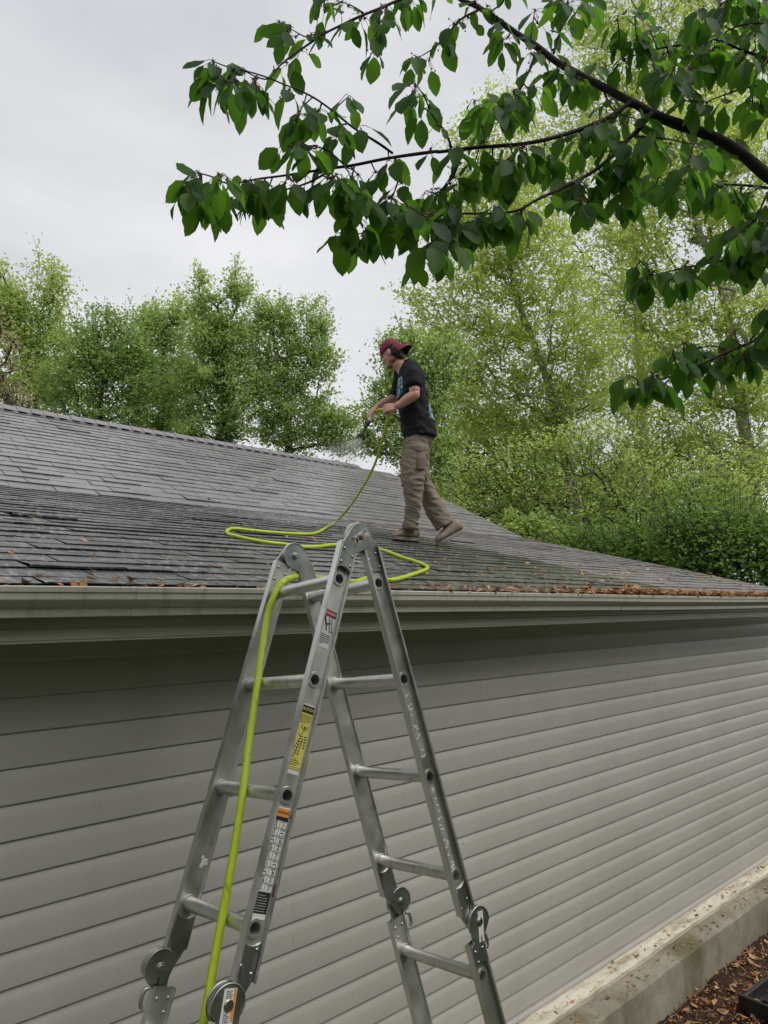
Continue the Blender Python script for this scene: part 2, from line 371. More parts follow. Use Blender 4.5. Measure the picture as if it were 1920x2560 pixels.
# gutter (K profile), fascia, soffit
GX0, GX1 = XW, XE + .02
def gut_ring(x):
    sag = .004 * math.sin(x * .9) + .002 * vnoise(V(x, 0, 0), .8, 7)
    pr = [(2.5255, .040), (2.5255, -.050), (2.452, -.052), (2.4465, -.0495), (2.446, -.026), (2.4445, -.0235), (2.4175, -.0005), (2.4125, .0065), (2.4115, .0285), (2.4075, .0305), (2.4065, .046), (2.4095, .0495), (2.4205, .0485), (2.4205, .046), (2.4105, .045), (2.4125, .033), (2.4145, .030), (2.4155, .0075), (2.448, -.023), (2.4505, -.047), (2.523, -.047), (2.523, .04)]
    return [(x, y * .94, z * .94 + sag) for y, z in pr]
mb = MB(); mb.loft([gut_ring(x) for x in np.linspace(GX0, GX1, 90)]); mb.build('gutter', M_GUT, house, smooth=False)
for xj in (1.02, 4.18, 7.2):
    mb = MB(); mb.loft([[(x, y - .0016 if y < 2.37 else y, z + (.0 if z > -.03 else -.0012)) for x, y, z in gut_ring(x_)] for x_ in (xj, xj + .05)]); mb.build('gutter_seam', M_GUT, house)
mb = MB()
pr = [(2.53, .045), (2.53, -.085), (2.5245, -.092), (2.5245, -.124), (2.529, -.1285), (2.529, -.1345), (2.56, -.1345), (2.56, .045)]
mb.loft([[(x, y * .94, z * .94) for y, z in pr] for x in (XW, XE)]); mb.build('fascia', M_FASC, house)
mb = MB(); mb.aabox(XW, XE, 2.408, YW - .0145, -.120, -.105); mb.aabox(XW, XE - .06, YW - .030, YW - .0142, -.175, -.1205); mb.build('soffit', M_FASC, house)
# --- roof decking and shingles
mb = MB()
prof = [(2.325, roof_z(2.325) - .014), (YB, ZB - .004), (YR, ZR - .004), (YBK - .05, Z0 - .02), (YBK - .05, Z0 - .14), (YR, ZR - .15), (YB, ZB - .15), (2.412, roof_z(2.412) - .07)]
mb.prism(prof, (XW, 0, 0), (0, 1, 0), (0, 0, 1), (1, 0, 0), 0.0, XE - XW - .012)
dk = mb.build('roof', M_ROOF, house)
def shingles(name, Y0, Z0_, th, n, extra, lap_top, xa, xb, flip=1):
    ct, st = math.cos(th), math.sin(th); VV, FF = [], []; base = 0
    NS = 6
    for i in range(-1 if flip and name == 'lower_shingles' else 0, n):
        s0 = EXP * i if i >= 0 else -EXP * .78; x = xa - RS.uniform(0, .33) if i else xa - .1; stag = (i % 2) * .167 + RS.uniform(-.02, .02); x = xa - .4 + stag
        hc = RS.uniform(.0062, .0098)
        while x < xb:
            x0 = max(x + .003, xa); x1 = min(x + .333 - .003, xb); x += .333
            if x1 - x0 < .02: continue
            xs_ = np.linspace(x0, x1, NS); lift = max(.003, hc + RS.normal(0, .0016)) + (RS.uniform(.003, .007) if RS.rand() < .07 else 0)
            h = lift + .0016 * vnoise(np.stack([xs_ * 9, np.full(NS, s0 * 7), np.zeros(NS)], -1), 1, 21)
            sj = s0 + RS.normal(0, .0018) + .0016 * vnoise(np.stack([xs_ * 12, np.full(NS, s0 * 5), np.zeros(NS)], -1), 1, 33)
            top_s = s0 + EXP * lap_top
            rows = [(sj + .020, np.full(NS, -.001)), (sj + .012, h * .30), (sj + .001, h * .48), (sj, h * .92), (sj + .0025, h), (np.full(NS, s0 + EXP * .5), h * .55), (np.full(NS, top_s), np.full(NS, .0012))]
            for s_, hh in rows:
                VV.append(np.stack([xs_, Y0 + flip * (s_ * ct) - flip * hh * st, Z0_ + s_ * st + hh * ct], -1))
            m = len(rows)
            for r in range(m - 1):
                for j in range(NS - 1):
                    a = base + r * NS + j; FF.append((a, a + 1, a + NS + 1, a + NS))
            for r in range(m - 1):   # ends
                a = base + r * NS; FF.append((a, a + NS, a + NS, a)) if False else None
            # side skirts so slots read dark
            base += m * NS
    VV = np.concatenate(VV); return raw(name, VV, np.array(FF), M_ROOF, dk)
shingles('lower_shingles', D0, Z0, T1, NB, 0, 1.12, XW, XE)
shingles('upper_shingles', YB, ZB, T2, NU, 0, 1.12, XW, XE)
# ridge cap: overlapping bent pieces
mb = MB(); x = XW
while x < XE - .9:
    for sgn in (1,):
        x1 = x + .19; lift = .012 + RS.uniform(0, .004); w = .15
        R = []
        for xx, l in ((x, lift + .006), (x, lift + .006), (x1 + .04, lift - .004)):
            R.append([(xx, YR - w * math.cos(T2), ZR - w * math.sin(T2) + l + .012), (xx, YR - .03, ZR + l + .016), (xx, YR, ZR + l + .026), (xx, YR + .03, ZR + l + .016), (xx, YR + w * math.cos(T2), ZR - w * math.sin(T2) + l + .012), (xx, YR + w * math.cos(T2), ZR - w * math.sin(T2) - .002), (xx, YR - w * math.cos(T2), ZR - w * math.sin(T2) - .002)])
        mb.loft(R[1:])
    x += .143
mb.build('ridge_cap', M_ROOF, dk)
# pale end cap of the ridge vent near the gable
M_PALE = simple('pale_vent_plastic', (.55, .53, .42), (.64, .62, .52), .5)
mb = MB()
for (p, q, w_) in (((944, 1160), (967, 1168), .035), ((964, 1169), (977, 1174), .03)):
    A_, B_ = on_roof(*p, .03), on_roof(*q, .03); d_ = nrm(B_ - A_); mb.box((A_ + B_) / 2, (B_ - A_) / 2, nrm(np.cross(d_, V(0, -.43, .9))) * w_, nrm(V(0, -.43, .9)) * .012)
mb.build('vent_end_cap', M_PALE, dk)
# drip edge on the rake
mb = MB()
for (ya, za, yb, zb) in ((D0 - .01, Z0 - .01, YB, ZB - .008), (YB, ZB - .008, YR, ZR - .01)):
    mb.add([(XE + .003, ya, za), (XE + .003, yb, zb), (XE + .003, yb, zb - .11), (XE + .003, ya, za - .11), (XE - .02, ya, za), (XE - .02, yb, zb), (XE - .02, yb, zb - .11), (XE - .02, ya, za - .11)], [(0, 1, 2, 3), (4, 7, 6, 5), (0, 4, 5, 1), (2, 6, 7, 3), (0, 3, 7, 4), (1, 5, 6, 2)])
mb.build('rake_trim', M_FASC, house)

# ------------------------------------------------------------------ leaf litter (loose, uncountable)
M_LIT = leafmat('dead_leaf', [(.12, .055, .028), (.34, .16, .07), (.50, .27, .12), (.20, .09, .042), (.58, .37, .19), (.40, .19, .08)], (1, 1, 1), .08, .75)
def litter(name, pts, sizes, nrm_, label, seed=1, stuff=True, needle=.4):
    rs = np.random.RandomState(seed); n = len(pts); pts = np.asarray(pts); L_ = np.asarray(sizes)[:, None]
    d = rs.normal(size=(n, 3)); nn = np.broadcast_to(np.asarray(nrm_, float), (n, 3)) + rs.normal(0, .3, (n, 3)); nn /= np.linalg.norm(nn, axis=1)[:, None]
    d -= nn * (d * nn).sum(1)[:, None]; d /= np.linalg.norm(d, axis=1)[:, None]; s = np.cross(nn, d)
    isn = rs.rand(n) < needle; wd = np.where(isn, .045, rs.uniform(.13, .30, n))[:, None] * L_; L2 = np.where(isn[:, None], L_ * 1.5, L_)
    cu = rs.uniform(-.15, .55, n)[:, None] * L_ * np.where(isn, .3, 1)[:, None]; cs = rs.uniform(-.2, 1.0, n)[:, None]; bend = rs.normal(0, .18, n)[:, None] * L_
    ts = np.array([-.5, -.36, -.12, .14, .36, .5]); ws = np.array([.07, .55, 1, .9, .45, .03]); VV = []
    for t_, w_ in zip(ts, ws):
        jit = rs.uniform(.75, 1.2, n)[:, None]; c = pts + d * (t_ * L2) + s * bend * (4 * t_ * t_) + nn * (np.abs(cu) * (t_ * 2) ** 2 * .6 + .003)
        VV += [c - s * wd * w_ * jit + nn * wd * w_ * cs, c, c + s * wd * w_ * rs.uniform(.75, 1.2, n)[:, None] + nn * wd * w_ * cs * rs.uniform(.2, 1.2, n)[:, None]]
    VV = np.stack(VV, 1).reshape(-1, 3); b = np.arange(n)[:, None] * 18
    F = np.concatenate([b + np.array([r * 3 + j, r * 3 + j + 1, r * 3 + j + 4, r * 3 + j + 3]) for r in range(5) for j in range(2)])
    o = raw(name, VV, F, M_LIT, smooth=True); return tag(o, label, 'leaf litter', kind='stuff')
rs = np.random.RandomState(5)
# in and over the gutter: sparse on the left, heaped on the right
pts, sz = [], []
for _ in range(7800):
    x = rs.uniform(.2, 7.9); dens = .12 + .5 * np.clip((x - 2.2) / 2.0, 0, 1) + .4 * np.clip((x - 4.2) / 1.2, 0, 1) + .5 * math.exp(-((x - 4.35) / .25) ** 2)
    if rs.rand() > dens * .62: continue
    hump = .012 + .014 * dens + .026 * math.exp(-((x - 4.35) / .3) ** 2)
    y = 2.268 + abs(rs.normal(0, .05)); z = .040 + rs.uniform(-.01, 1) * hump
    if y > 2.31: z = max(z, roof_z(y) + .01)
    pts.append((x, y, z)); sz.append(rs.uniform(.018, .055))
litter('gutter_litter', pts, sz, (0, -.2, 1), 'orange brown dead leaves and needles heaped along the gutter', 2, needle=.5)
pts, sz = [], []
for _ in range(1000):
    x = rs.uniform(.6, 7.8); y = D0 - .06 + abs(rs.normal(0, 1.0)) if rs.rand() < .75 else rs.uniform(D0, YR)
    if y > YR - .1 or (y > YB and rs.rand() < .75): continue
    if x < 3.2 and rs.rand() < .85: continue
    pts.append((x, y, roof_z(y) + .008)); sz.append(rs.uniform(.015, .05))
litter('roof_litter', pts, sz, (0, -.25, 1), 'scattered dead leaves stuck to the wet grey shingles', 3, needle=.45)
pts, sz = [], []
for _ in range(9000):
    x = rs.uniform(3.4, 8); y = rs.uniform(1.2, 2.43); pts.append((x, y, ZG + .03 + rs.uniform(0, .03))); sz.append(rs.choice([rs.uniform(.012, .035), rs.uniform(.045, .085)], p=[.86, .14]))
litter('ground_litter', pts, sz, (0, 0, 1), 'dead leaves and chips covering the mulch by the foundation', 4, needle=.5)
pts, sz = [], []
for _ in range(420):
    x = 3.2 + 4.5 * rs.rand(); k = rs.rand()
    if k < .4: pts.append((x, rs.uniform(2.585, 2.67), -2.356))
    else: pts.append((x, rs.uniform(2.44, 2.56), -2.396))
    sz.append(rs.uniform(.012, .045))
litter('ledge_litter', pts, sz, (0, -.05, 1), 'dead leaf bits lying on the cream ledge and concrete top', 6, needle=.6)

# black plastic splash block lying in the mulch
M_BLK = simple('black_plastic', (.012, .012, .014), (.03, .03, .034), .32, scale=10, bump=.002, bscale=90)
sb = thing('splash_block', (5.42, 2.02, ZG), 'black plastic downspout splash block lying in the leaf mulch', 'splash block')
ax, ay = nrm(V(1, -.05, 0)), nrm(V(.05, 1, 0)); c0 = onZ(1904, 2532, ZG + .08) + ax * .33 - ay * .02; c0[2] = ZG + .055
mb = MB(); mb.box(c0 + V(0, 0, -.02), ax * .34, ay * .13, V(0, 0, .015))
for k in range(5): mb.box(c0 + ax * (-.24 + .12 * k) + V(0, 0, .0), ax * .012, ay * .10, V(0, 0, .007))
mb.build('tray', M_BLK, sb, bevel=.006)
mb = MB()
for s in (-1, 1): mb.box(c0 + ay * .14 * s + V(0, 0, .02), ax * .34, ay * .014, V(0, 0, .055))
mb.box(c0 - ax * .345 + V(0, 0, .03), ax * .014, ay * .155, V(0, 0, .065)); mb.build('rim', M_BLK, sb, bevel=.008)

# ================================================================== LADDER
def alu_mat(name, a, b, ro):
    t = NT(name); co = t.coord(); c = t.ramp(t.noise(co, 7, 5, .6), a, b, .3, .7)
    d = t.ramp1(t.noise(t.coord((9, 9, 1.2)), 3, 6, .7), 0, .65, .54, .8); c = t.mix(d, c, (.20, .195, .17))
    sp = t.ramp1(t.noise(co, 75, 2), 0, .9, .72, .75); c = t.mix(sp, c, (.05, .045, .04))
    met = t.ramp1(t.noise(t.coord((9, 9, 1.2)), 3, 6, .7), .95, .6, .55, .8)
    r = t.ramp1(t.noise(co, 13, 4), ro - .07, ro + .12, .3, .7)
    return t.done(t.bsdf(c, r, met, t.bump(t.noise(t.coord((60, 60, 2)), 9, 3), .0005, .3), .5))
M_ALU = alu_mat('extruded_aluminium', (.60, .605, .57), (.74, .745, .70), .42)
M_RUNG = alu_mat('worn_rung_aluminium', (.60, .59, .565), (.76, .75, .72), .42)
M_STEEL = alu_mat('hinge_steel', (.36, .375, .35), (.50, .51, .48), .36)
M_WHITE = simple('sticker_white', (.58, .58, .55), (.66, .66, .63), .45, scale=40)
M_YEL = simple('sticker_yellow', (.56, .52, .10), (.62, .58, .16), .45, scale=40)
M_ORG = simple('sticker_orange', (.72, .24, .03), (.78, .28, .04), .45)
M_RED = simple('sticker_red', (.45, .02, .04), (.5, .03, .05), .45)
M_INK = simple('black_ink', (.012, .012, .012), (.02, .02, .02), .5)
M_GREY = simple('grey_print', (.35, .35, .34), (.45, .45, .44), .5)
KS = 1.0886
LH = V(1.3308, 1.5334, .1811) * KS
_R = np.array([[.99741, .06729, -.02547], [-.0335, .12099, -.99209], [-.06368, .99037, .12293]])
E1, E2, E3 = _R[:, 0], _R[:, 1], -_R[:, 2]
LA_, LS, LOFF, LW, HA = .140 * KS, .28 * KS, .030 * KS, .3134 * KS, .305
def panel(sg): return math.sin(HA) * sg * E1 - math.cos(HA) * E2, math.cos(HA) * sg * E1 + math.sin(HA) * E2     # down, outward
LHINGE = LA_ + 3 * LS + .142 * KS; NH = LOFF + .0315
ladder = thing('folding_ladder', (LH[0], LH[1] + .17, ZG), 'aluminium multi-position folding ladder set up as an A-frame below the gutter', 'ladder')
RW = .031
def zlen(Lv): return (LH[2] - ZG) / -Lv[2]
def rail(sg, fb, l0, l1, holes):
    Lv, Nv = panel(sg); o = LH + E3 * (0 if fb == 0 else LW); tv = -E3 if fb == 0 else E3       # tv: away from the rungs
    mb = MB()
    def P(l, n, t): return o + Lv * l + Nv * (LOFF + n) + tv * t
    for t in (.0018, -.0018):
        q = .022; prev = l0
        for hc in holes + [None]:
            end = l1 if hc is None else hc - q
            mb.add([P(prev, -RW, t), P(prev, RW, t), P(end, RW, t), P(end, -RW, t)], [(0, 1, 2, 3)])
            if hc is None: break
            n = 24; A, B = [], []
            for k in range(n):
                a = 2 * math.pi * k / n; c, s = math.cos(a), math.sin(a); f = 1 / max(abs(c) * 1 / RW, abs(s) / q)
                A.append(P(hc + s * .0178, c * .0178, t)); B.append(P(hc + s * f, c * f, t))
            mb.add(A + B, [(k, (k + 1) % n, n + (k + 1) % n, n + k) for k in range(n)])
            # rectangle corners
            for (cn, cl) in ((1, 1), (1, -1), (-1, 1), (-1, -1)):
                cand = sorted(range(n), key=lambda k: np.linalg.norm(B[k] - P(hc + cl * q, cn * RW, t)))[:2]
                mb.add([B[cand[0]], B[cand[1]], P(hc + cl * q, cn * RW, t)], [(0, 1, 2)])
            prev = hc + q
    for s in (-1, 1):
        c = P((l0 + l1) / 2, s * (RW - .0014), .0052); mb.box(c, Lv * (l1 - l0) / 2, Nv * .0016, tv * .0112)
        c = P((l0 + l1) / 2, s * (RW - .0030), .0156); mb.box(c, Lv * (l1 - l0) / 2, Nv * .0028, tv * .0014)
        c = P((l0 + l1) / 2, s * (RW - .0085), .0028); mb.box(c, Lv * (l1 - l0) / 2, Nv * .0012, tv * .0014)
    return mb.build('rail', M_ALU, ladder)
rung_pos = lambda k: LA_ + k * LS
def rung_point(sg, k, f):
    Lv, Nv = panel(sg); return LH + Lv * rung_pos(k) + Nv * LOFF + E3 * LW * f
nlow = 5
for sg in (-1, 1):
    Lv, Nv = panel(sg); lend = zlen(Lv)
    for fb in (0, 1):
        rail(sg, fb, .040, LHINGE - .045, [rung_pos(k) for k in range(4)])
        rail(sg, fb, LHINGE + .042, lend - .03, [rung_pos(k) for k in range(4, 4 + nlow)])
        o = LH + E3 * (LW if fb else 0) + Lv * (lend - .015) + Nv * LOFF; mb = MB(); mb.box(o, Lv * .02, Nv * .036, E3 * .03); mb.build('rubber_foot', M_BLK, ladder, bevel=.004)
    for k in range(4 + nlow):
        a, b = rung_point(sg, k, 0), rung_point(sg, k, 1); e = nrm(b - a); mb = MB()
        mb.tube([a - e * .0045, b + e * .0045], .0182, n=44, cap=False, ref=Lv, flute=-.045)
        mb.tube([a - e * .0045, a + e * .12], .0148, n=22, cap=False, ref=Lv); mb.tube([b - e * .12, b + e * .0045], .0148, n=22, cap=False, ref=Lv)
        for c, d in ((a - e * .003, e), (a + e * .0035, e), (b - e * .0035, e), (b + e * .003, e)):
            ring = [c + (Lv * math.cos(t) + Nv * math.sin(t)) * .0202 for t in np.arange(25) * 2 * math.pi / 24]
            mb.tube(ring, .0021, n=6, cap=False, ref=d)
        for c in (a - e * .0052, b + e * .0052):
            A = [c + (Lv * math.cos(t) + Nv * math.sin(t)) * .0145 for t in np.arange(24) * 2 * math.pi / 24]
            B = [c + (Lv * math.cos(t) + Nv * math.sin(t)) * .0190 for t in np.arange(24) * 2 * math.pi / 24]
            mb.add(A + B, [(i, (i + 1) % 24, 24 + (i + 1) % 24, 24 + i) for i in range(24)])
        mb.build('rung', M_RUNG, ladder, smooth=True, angle=50, recalc=False)
RD = .0425
def arc(c, r, a0, a1, n=20): return [(c[0] + r * math.cos(math.radians(a)), c[1] + r * math.sin(math.radians(a))) for a in np.linspace(a0, a1, n)]
def rivets(mb, o, ax, ay, tv, pts, t):
    for p in pts:
        c = o + ax * p[0] + ay * p[1] + tv * t; mb.ell(c, ax * .0052, ay * .0052, tv * .0034, 10, 4, half=True)
# top hinges: plate of each panel overlaps at the pivot
def top_hinge(fb):
    o = LH + E3 * (LW if fb else 0); tv = -E3 if fb == 0 else E3; out = []
    mbs = MB()
    for sg, (ta, tb, rr) in ((-1, (.0075, .0185, RD)), (1, (-.006, .0072, RD + .0025))):
        Lv, Nv = panel(sg); up = -Lv; w = .0265
        poly = arc((0, 0), rr, 8, 236)                       # in (outward, up)
        poly = [(x, y) for x, y in poly]
        poly += [(LOFF - w, -.062), (LOFF - w, -.112)] + [(x, y) for x, y in arc((LOFF, -LA_), .036, 137, 43, 9)] + [(LOFF + w, -.112), (LOFF + w, -.048)]
        mbs.prism(poly, o, Nv, up, tv, ta, tb)
        rivets(mbs, o, Nv, up, tv, [(LOFF - .017, -.075), (LOFF + .017, -.062), (LOFF - .018, -.107), (LOFF + .018, -.105)], tb)
        if fb: rivets(mbs, o, Nv, up, -tv, [(LOFF - .017, -.075), (LOFF + .017, -.062), (LOFF - .018, -.107), (LOFF + .018, -.105)], .0018)
        if sg == 1:
            # pressed rim following the disc edge
            rim = [o + Nv * p[0] + up * p[1] + tv * .0072 for p in arc((0, 0), RD + .0018, 10, 230, 26)]; mbs.tube(rim, .0028, n=6)
            rim = [o + Nv * p[0] + up * p[1] - tv * .006 for p in arc((0, 0), RD + .0018, 10, 230, 26)]; mbs.tube(rim, .0028, n=6)
    mbs.tube([o - tv * .016, o + tv * .026], .0085, n=14)
    mbs.tube([o + tv * .0185, o + tv * .0215], .0125, n=16); mbs.tube([o - tv * .0085, o - tv * .006], .012, n=16)
    return mbs.build('hinge', M_STEEL, ladder, smooth=True, bevel=.0016, angle=35)
hinges = [top_hinge(0), top_hinge(1)]
def low_hinge(sg, fb):
    Lv, Nv = panel(sg); o = LH + E3 * (LW if fb else 0) + Lv * LHINGE + Nv * NH; tv = -E3 if fb == 0 else E3; up = -Lv; mbs = MB(); oc = LOFF - NH; w = .0265
    # upper plate, behind
    poly = arc((0, 0), RD, -60, 120, 18) + [(oc + w, .075), (oc + w, .128)] + [(x, y) for x, y in arc((oc, LHINGE - rung_pos(3)), .036, -43, -137, 9)] + [(oc - w, .118), (oc - w, .05), (oc + .012, -.038)]
    mbs.prism(poly, o, Nv, up, tv, -.006, .0062)
    # lower plate with the disc in front
    poly = arc((0, 0), RD + .001, -25, 205, 26) + [(-.04, -.040), (oc - w, -.050), (oc - w, -.112), (oc - .008, -.105), (oc + .008, -.105), (oc + w, -.118), (oc + w + .004, -.052)]
    mbs.prism(poly, o, Nv, up, tv, .0066, .0175)
    mbs.tube([o + Nv * p[0] + up * p[1] + tv * .0170 for p in arc((0, 0), RD, -20, 200, 26)], .0026, n=6)
    mbs.tube([o + Nv * p[0] + up * p[1] - tv * .0060 for p in arc((0, 0), RD, -60, 120, 22)], .0026, n=6)
    rv = [(oc - .017, .062), (oc + .017, .076), (oc - .018, .112)]; rl = [(oc - .016, -.066), (oc + .016, -.070), (oc - .014, -.098)]
    rivets(mbs, o, Nv, up, tv, rv, .0062); rivets(mbs, o, Nv, up, tv, rl, .0175)
    rivets(mbs, o, Nv, up, -tv, rv + rl, .0022)
    mbs.tube([o - tv * .012, o + tv * .024], .0082, n=14); mbs.tube([o + tv * .0175, o + tv * .021], .0125, n=16); mbs.tube([o - tv * .009, o - tv * .006], .0125, n=16)
    # slotted lock window
    h = mbs.build('hinge', M_STEEL, ladder, smooth=True, bevel=.0015, angle=35)
    for tt, sd in ((.0178, 1), (-.0064, -1)):
        mb = MB(); mb.box(o + Nv * -.004 - up * .031 + tv * tt, Nv * .0024, up * .010, tv * .0003); mb.build('lock_slot', M_INK, h)
    mb = MB(); a = o + Nv * (.012) - up * .048
    mb.tube(catmull([a, a + Nv * .012 - up * .006, a + Nv * .013 - up * .034, a + Nv * .004 - up * .046], 5), [.0055] * 15 + [.004], n=8); mb.build('release_lever', M_STEEL, h, smooth=True)
    return h
for sg in (-1, 1):
    for fb in (0, 1): hinges.append(low_hinge(sg, fb))

# --- stickers
def sticker(o, ax, ay, az, w, h, mat, name='sticker', label=None):
    mb = MB(); mb.add([o - ax * w / 2 - ay * h / 2, o + ax * w / 2 - ay * h / 2, o + ax * w / 2 + ay * h / 2, o - ax * w / 2 + ay * h / 2,
                       o - ax * w / 2 - ay * h / 2 - az * .0004, o + ax * w / 2 - ay * h / 2 - az * .0004, o + ax * w / 2 + ay * h / 2 - az * .0004, o - ax * w / 2 + ay * h / 2 - az * .0004],
                      [(0, 1, 2, 3), (0, 4, 5, 1), (1, 5, 6, 2), (2, 6, 7, 3), (3, 7, 4, 0)])
    s = mb.build(name, mat, ladder, recalc=False)
    if label: s['label'] = label
    return s
def text(parent, s, c, ax, ay, az, size, mat, name='lettering', sx=1.0):
    cu = bpy.data.curves.new(name, 'FONT'); cu.body = s; cu.size = size; cu.align_x = 'CENTER'; cu.align_y = 'CENTER'; cu.offset = size * .012; cu.materials.append(mat)
    t_ = bpy.data.objects.new('tmp', cu); COL.objects.link(t_); me = bpy.data.meshes.new_from_object(t_.evaluated_get(bpy.context.evaluated_depsgraph_get())); me.name = name
    bpy.data.objects.remove(t_); o = bpy.data.objects.new(name, me); COL.objects.link(o); o.parent = parent
    p = np.asarray(c) - base_of(parent); a = ax * sx
    me.transform(Matrix(((a[0], ay[0], az[0], p[0]), (a[1], ay[1], az[1], p[1]), (a[2], ay[2], az[2], p[2]), (0, 0, 0, 1))))
    return o
class Draw:
    def __init__(s, o, ax, ay, az): s.o, s.ax, s.ay, s.az, s.mb = o, ax, ay, az, MB()
    def p(s, x, y, z): return s.o + s.ax * x + s.ay * y + s.az * z
    def rect(s, x, y, w, h, z=.0005): s.mb.box(s.p(x, y, z), s.ax * w / 2, s.ay * h / 2, s.az * .0002)
    def line(s, a, b, w=.0008, z=.0005):
        a, b = np.array(a, float), np.array(b, float); d = nrm(b - a); n = V(-d[1], d[0]); c = (a + b) / 2
        s.mb.box(s.p(c[0], c[1], z), (s.ax * d[0] + s.ay * d[1]) * (np.linalg.norm(b - a) / 2 + w / 2), (s.ax * n[0] + s.ay * n[1]) * w / 2, s.az * .0002)
    def oval(s, x, y, rx, ry, z=.0006):
        n = 24; s.mb.add([s.p(x + rx * math.cos(t), y + ry * math.sin(t), z) for t in np.arange(n) * 2 * math.pi / n], [tuple(range(n))])
    def para(s, x0, x1, y0, y1, pitch, w=.0011, seed=0, vert=False, fill=.8):
        rs = np.random.RandomState(seed)
        if not vert:
            y = y0
            while y > y1:
                e = x0 + (x1 - x0) * (1 if rs.rand() < fill else rs.uniform(.35, .8)); x = x0
                while x < e:
                    ln = rs.uniform(.0025, .008); s.rect((x + min(x + ln, e)) / 2, y, min(x + ln, e) - x, w); x += ln + .0012
                y -= pitch
        else:
            y = y0
            while y > y1:
                if rs.rand() < .1: y -= pitch * 1.6; continue
                a = x0 + (0 if rs.rand() < fill else rs.uniform(0, .3) * (x1 - x0)); b = x1 - (0 if rs.rand() < fill else rs.uniform(.1, .5) * (x1 - x0))
                s.rect((a + b) / 2, y, b - a, w); y -= pitch
    def build(s, name, mat, parent): return s.mb.build(name, mat, parent, recalc=False)
def on_rail(sg, l, n=0, t=.0024):
    Lv, Nv = panel(sg); return LH + Lv * l + Nv * (LOFF + n) - E3 * t
Lv, Nv = panel(-1); ax, ay, az = -Nv, -Lv, -E3
lk = lambda k, f: rung_pos(k) + f * LS
# DANGER
c = on_rail(-1, lk(0, .51)); s = sticker(c, ax, ay, az, .046, .112, M_WHITE, label='white and red danger sticker')
d = Draw(c, ax, ay, az); d.rect(0, .0455, .045, .019); d.para(-.018, .018, -.018, -.047, .0052, .0021, 1)
for i in range(5): d.line((.002 + .0022 * i, .028 - .008 * i), (.012 + .002 * i, .026 - .008 * i), .0013)
d.line((.000, .034), (.010, -.012), .0016); d.line((.010, .034), (.020, -.010), .0016)
d.line((-.014, .028), (-.006, .012), .0055); d.line((-.006, .012), (.004, .016), .004); d.line((-.006, .012), (-.002, -.004), .004); d.oval(-.015, .031, .004, .004)
d.build('pictogram', M_INK, s); d = Draw(c, ax, ay, az); d.oval(0, .0455, .021, .0085, .0010); d.build('red_oval', M_RED, s)
text(s, 'DANGER', c + ay * .0455 + az * .0014, ax, ay, az, .0095, M_WHITE, sx=.95)
# CAUTION
c = on_rail(-1, lk(1, .525)); s = sticker(c, ax, ay, az, .048, .184, M_WHITE, label='yellow caution sticker with a falling climber')
d = Draw(c, ax, ay, az); d.rect(0, -.006, .046, .150, .0003); d.build('yellow_field', M_YEL, s)
d = Draw(c, ax, ay, az); d.rect(0, .0775, .046, .020, .0006); d.para(-.019, .019, .061, .038, .0048, .0020, 3); d.para(-.018, .016, -.058, -.072, .005, .0021, 4)
for y in (-.0745, -.0795): d.line((-.021, y), (.021, y), .0007, .0007)
for q in (-1, 1):                                                   # two tipped ladders
    for e in (-.0045, .0045): d.line((.002 + e * 1.2, .000), (-.012 + q * .010 + e, -.050 + q * .006), .0013, .0007)
    for i in range(6): f = i / 6; xx = .002 + (-.014 + q * .010) * f; d.line((xx - .0050, -.0 - .046 * f), (xx + .0050, -.0 - .048 * f), .0013, .0007)
d.line((-.016, -.046), (.010, -.060), .0012, .0007)
for a, b in (((-.002, .004), (.004, .022)), ((.004, .022), (.012, .024)), ((.004, .022), (-.006, .030)), ((-.006, .030), (-.004, .036)), ((.012, .024), (.017, .034)), ((-.002, .004), (-.010, .012)), ((-.002, .004), (.006, .006))): d.line(a, b, .0017, .0007)
d.oval(.006, .029, .0036, .0036, .0008)
for i in range(5): d.line((.013, .006 - .007 * i), (.017, .006 - .007 * i), .003, .0007)
d.build('pictogram', M_INK, s); text(s, 'CAUTION', c + ay * .0775 + az * .0013, ax, ay, az, .0115, M_YEL, sx=.88)
# WARNING
c = on_rail(-1, lk(2, .515)); s = sticker(c, ax, ay, az, .048, .256, M_WHITE, label='tall white warning sticker with set-up diagrams')
d = Draw(c, ax, ay, az); d.rect(0, .1145, .046, .019, .0004); d.build('orange_band', M_ORG, s)
d = Draw(c, ax, ay, az); d.rect(0, .1005, .046, .008, .0006); d.rect(0, -.092, .046, .047, .0006)
for i in range(9):
    y = .096 - i * .0182; d.line((-.0225, y), (.0225, y), .0006, .0006); x0, x1 = -.012, .012
    d.para(-.019, -.007, y - .0025, y - .005, .002, .0008, i); d.para(.006, .02, y - .0025, y - .005, .002, .0008, i + 20)
    for xc, sh in ((x0, i % 4), (x1, (i + 1) % 4)):
        yb = y - .0165
        if sh == 0:
            d.line((xc - .004, yb), (xc, yb + .0105), .001); d.line((xc + .004, yb), (xc, yb + .0105), .001); d.line((xc - .003, yb + .004), (xc + .003, yb + .004), .0006)
        elif sh == 1:
            d.line((xc - .004, yb), (xc + .001, yb + .0105), .0011); d.line((xc + .003, yb), (xc + .001, yb + .0105), .0006)
        elif sh == 2:
            d.line((xc - .006, yb), (xc - .004, yb + .006), .001); d.line((xc + .006, yb), (xc + .004, yb + .006), .001); d.line((xc - .004, yb + .006), (xc + .004, yb + .006), .0016)
        else:
            d.rect(xc, yb + .005, .0024, .010); d.rect(xc + .004, yb + .004, .002, .008)
d.line((0, .096), (0, -.068), .0006, .0006); d.build('pictogram', M_INK, s)
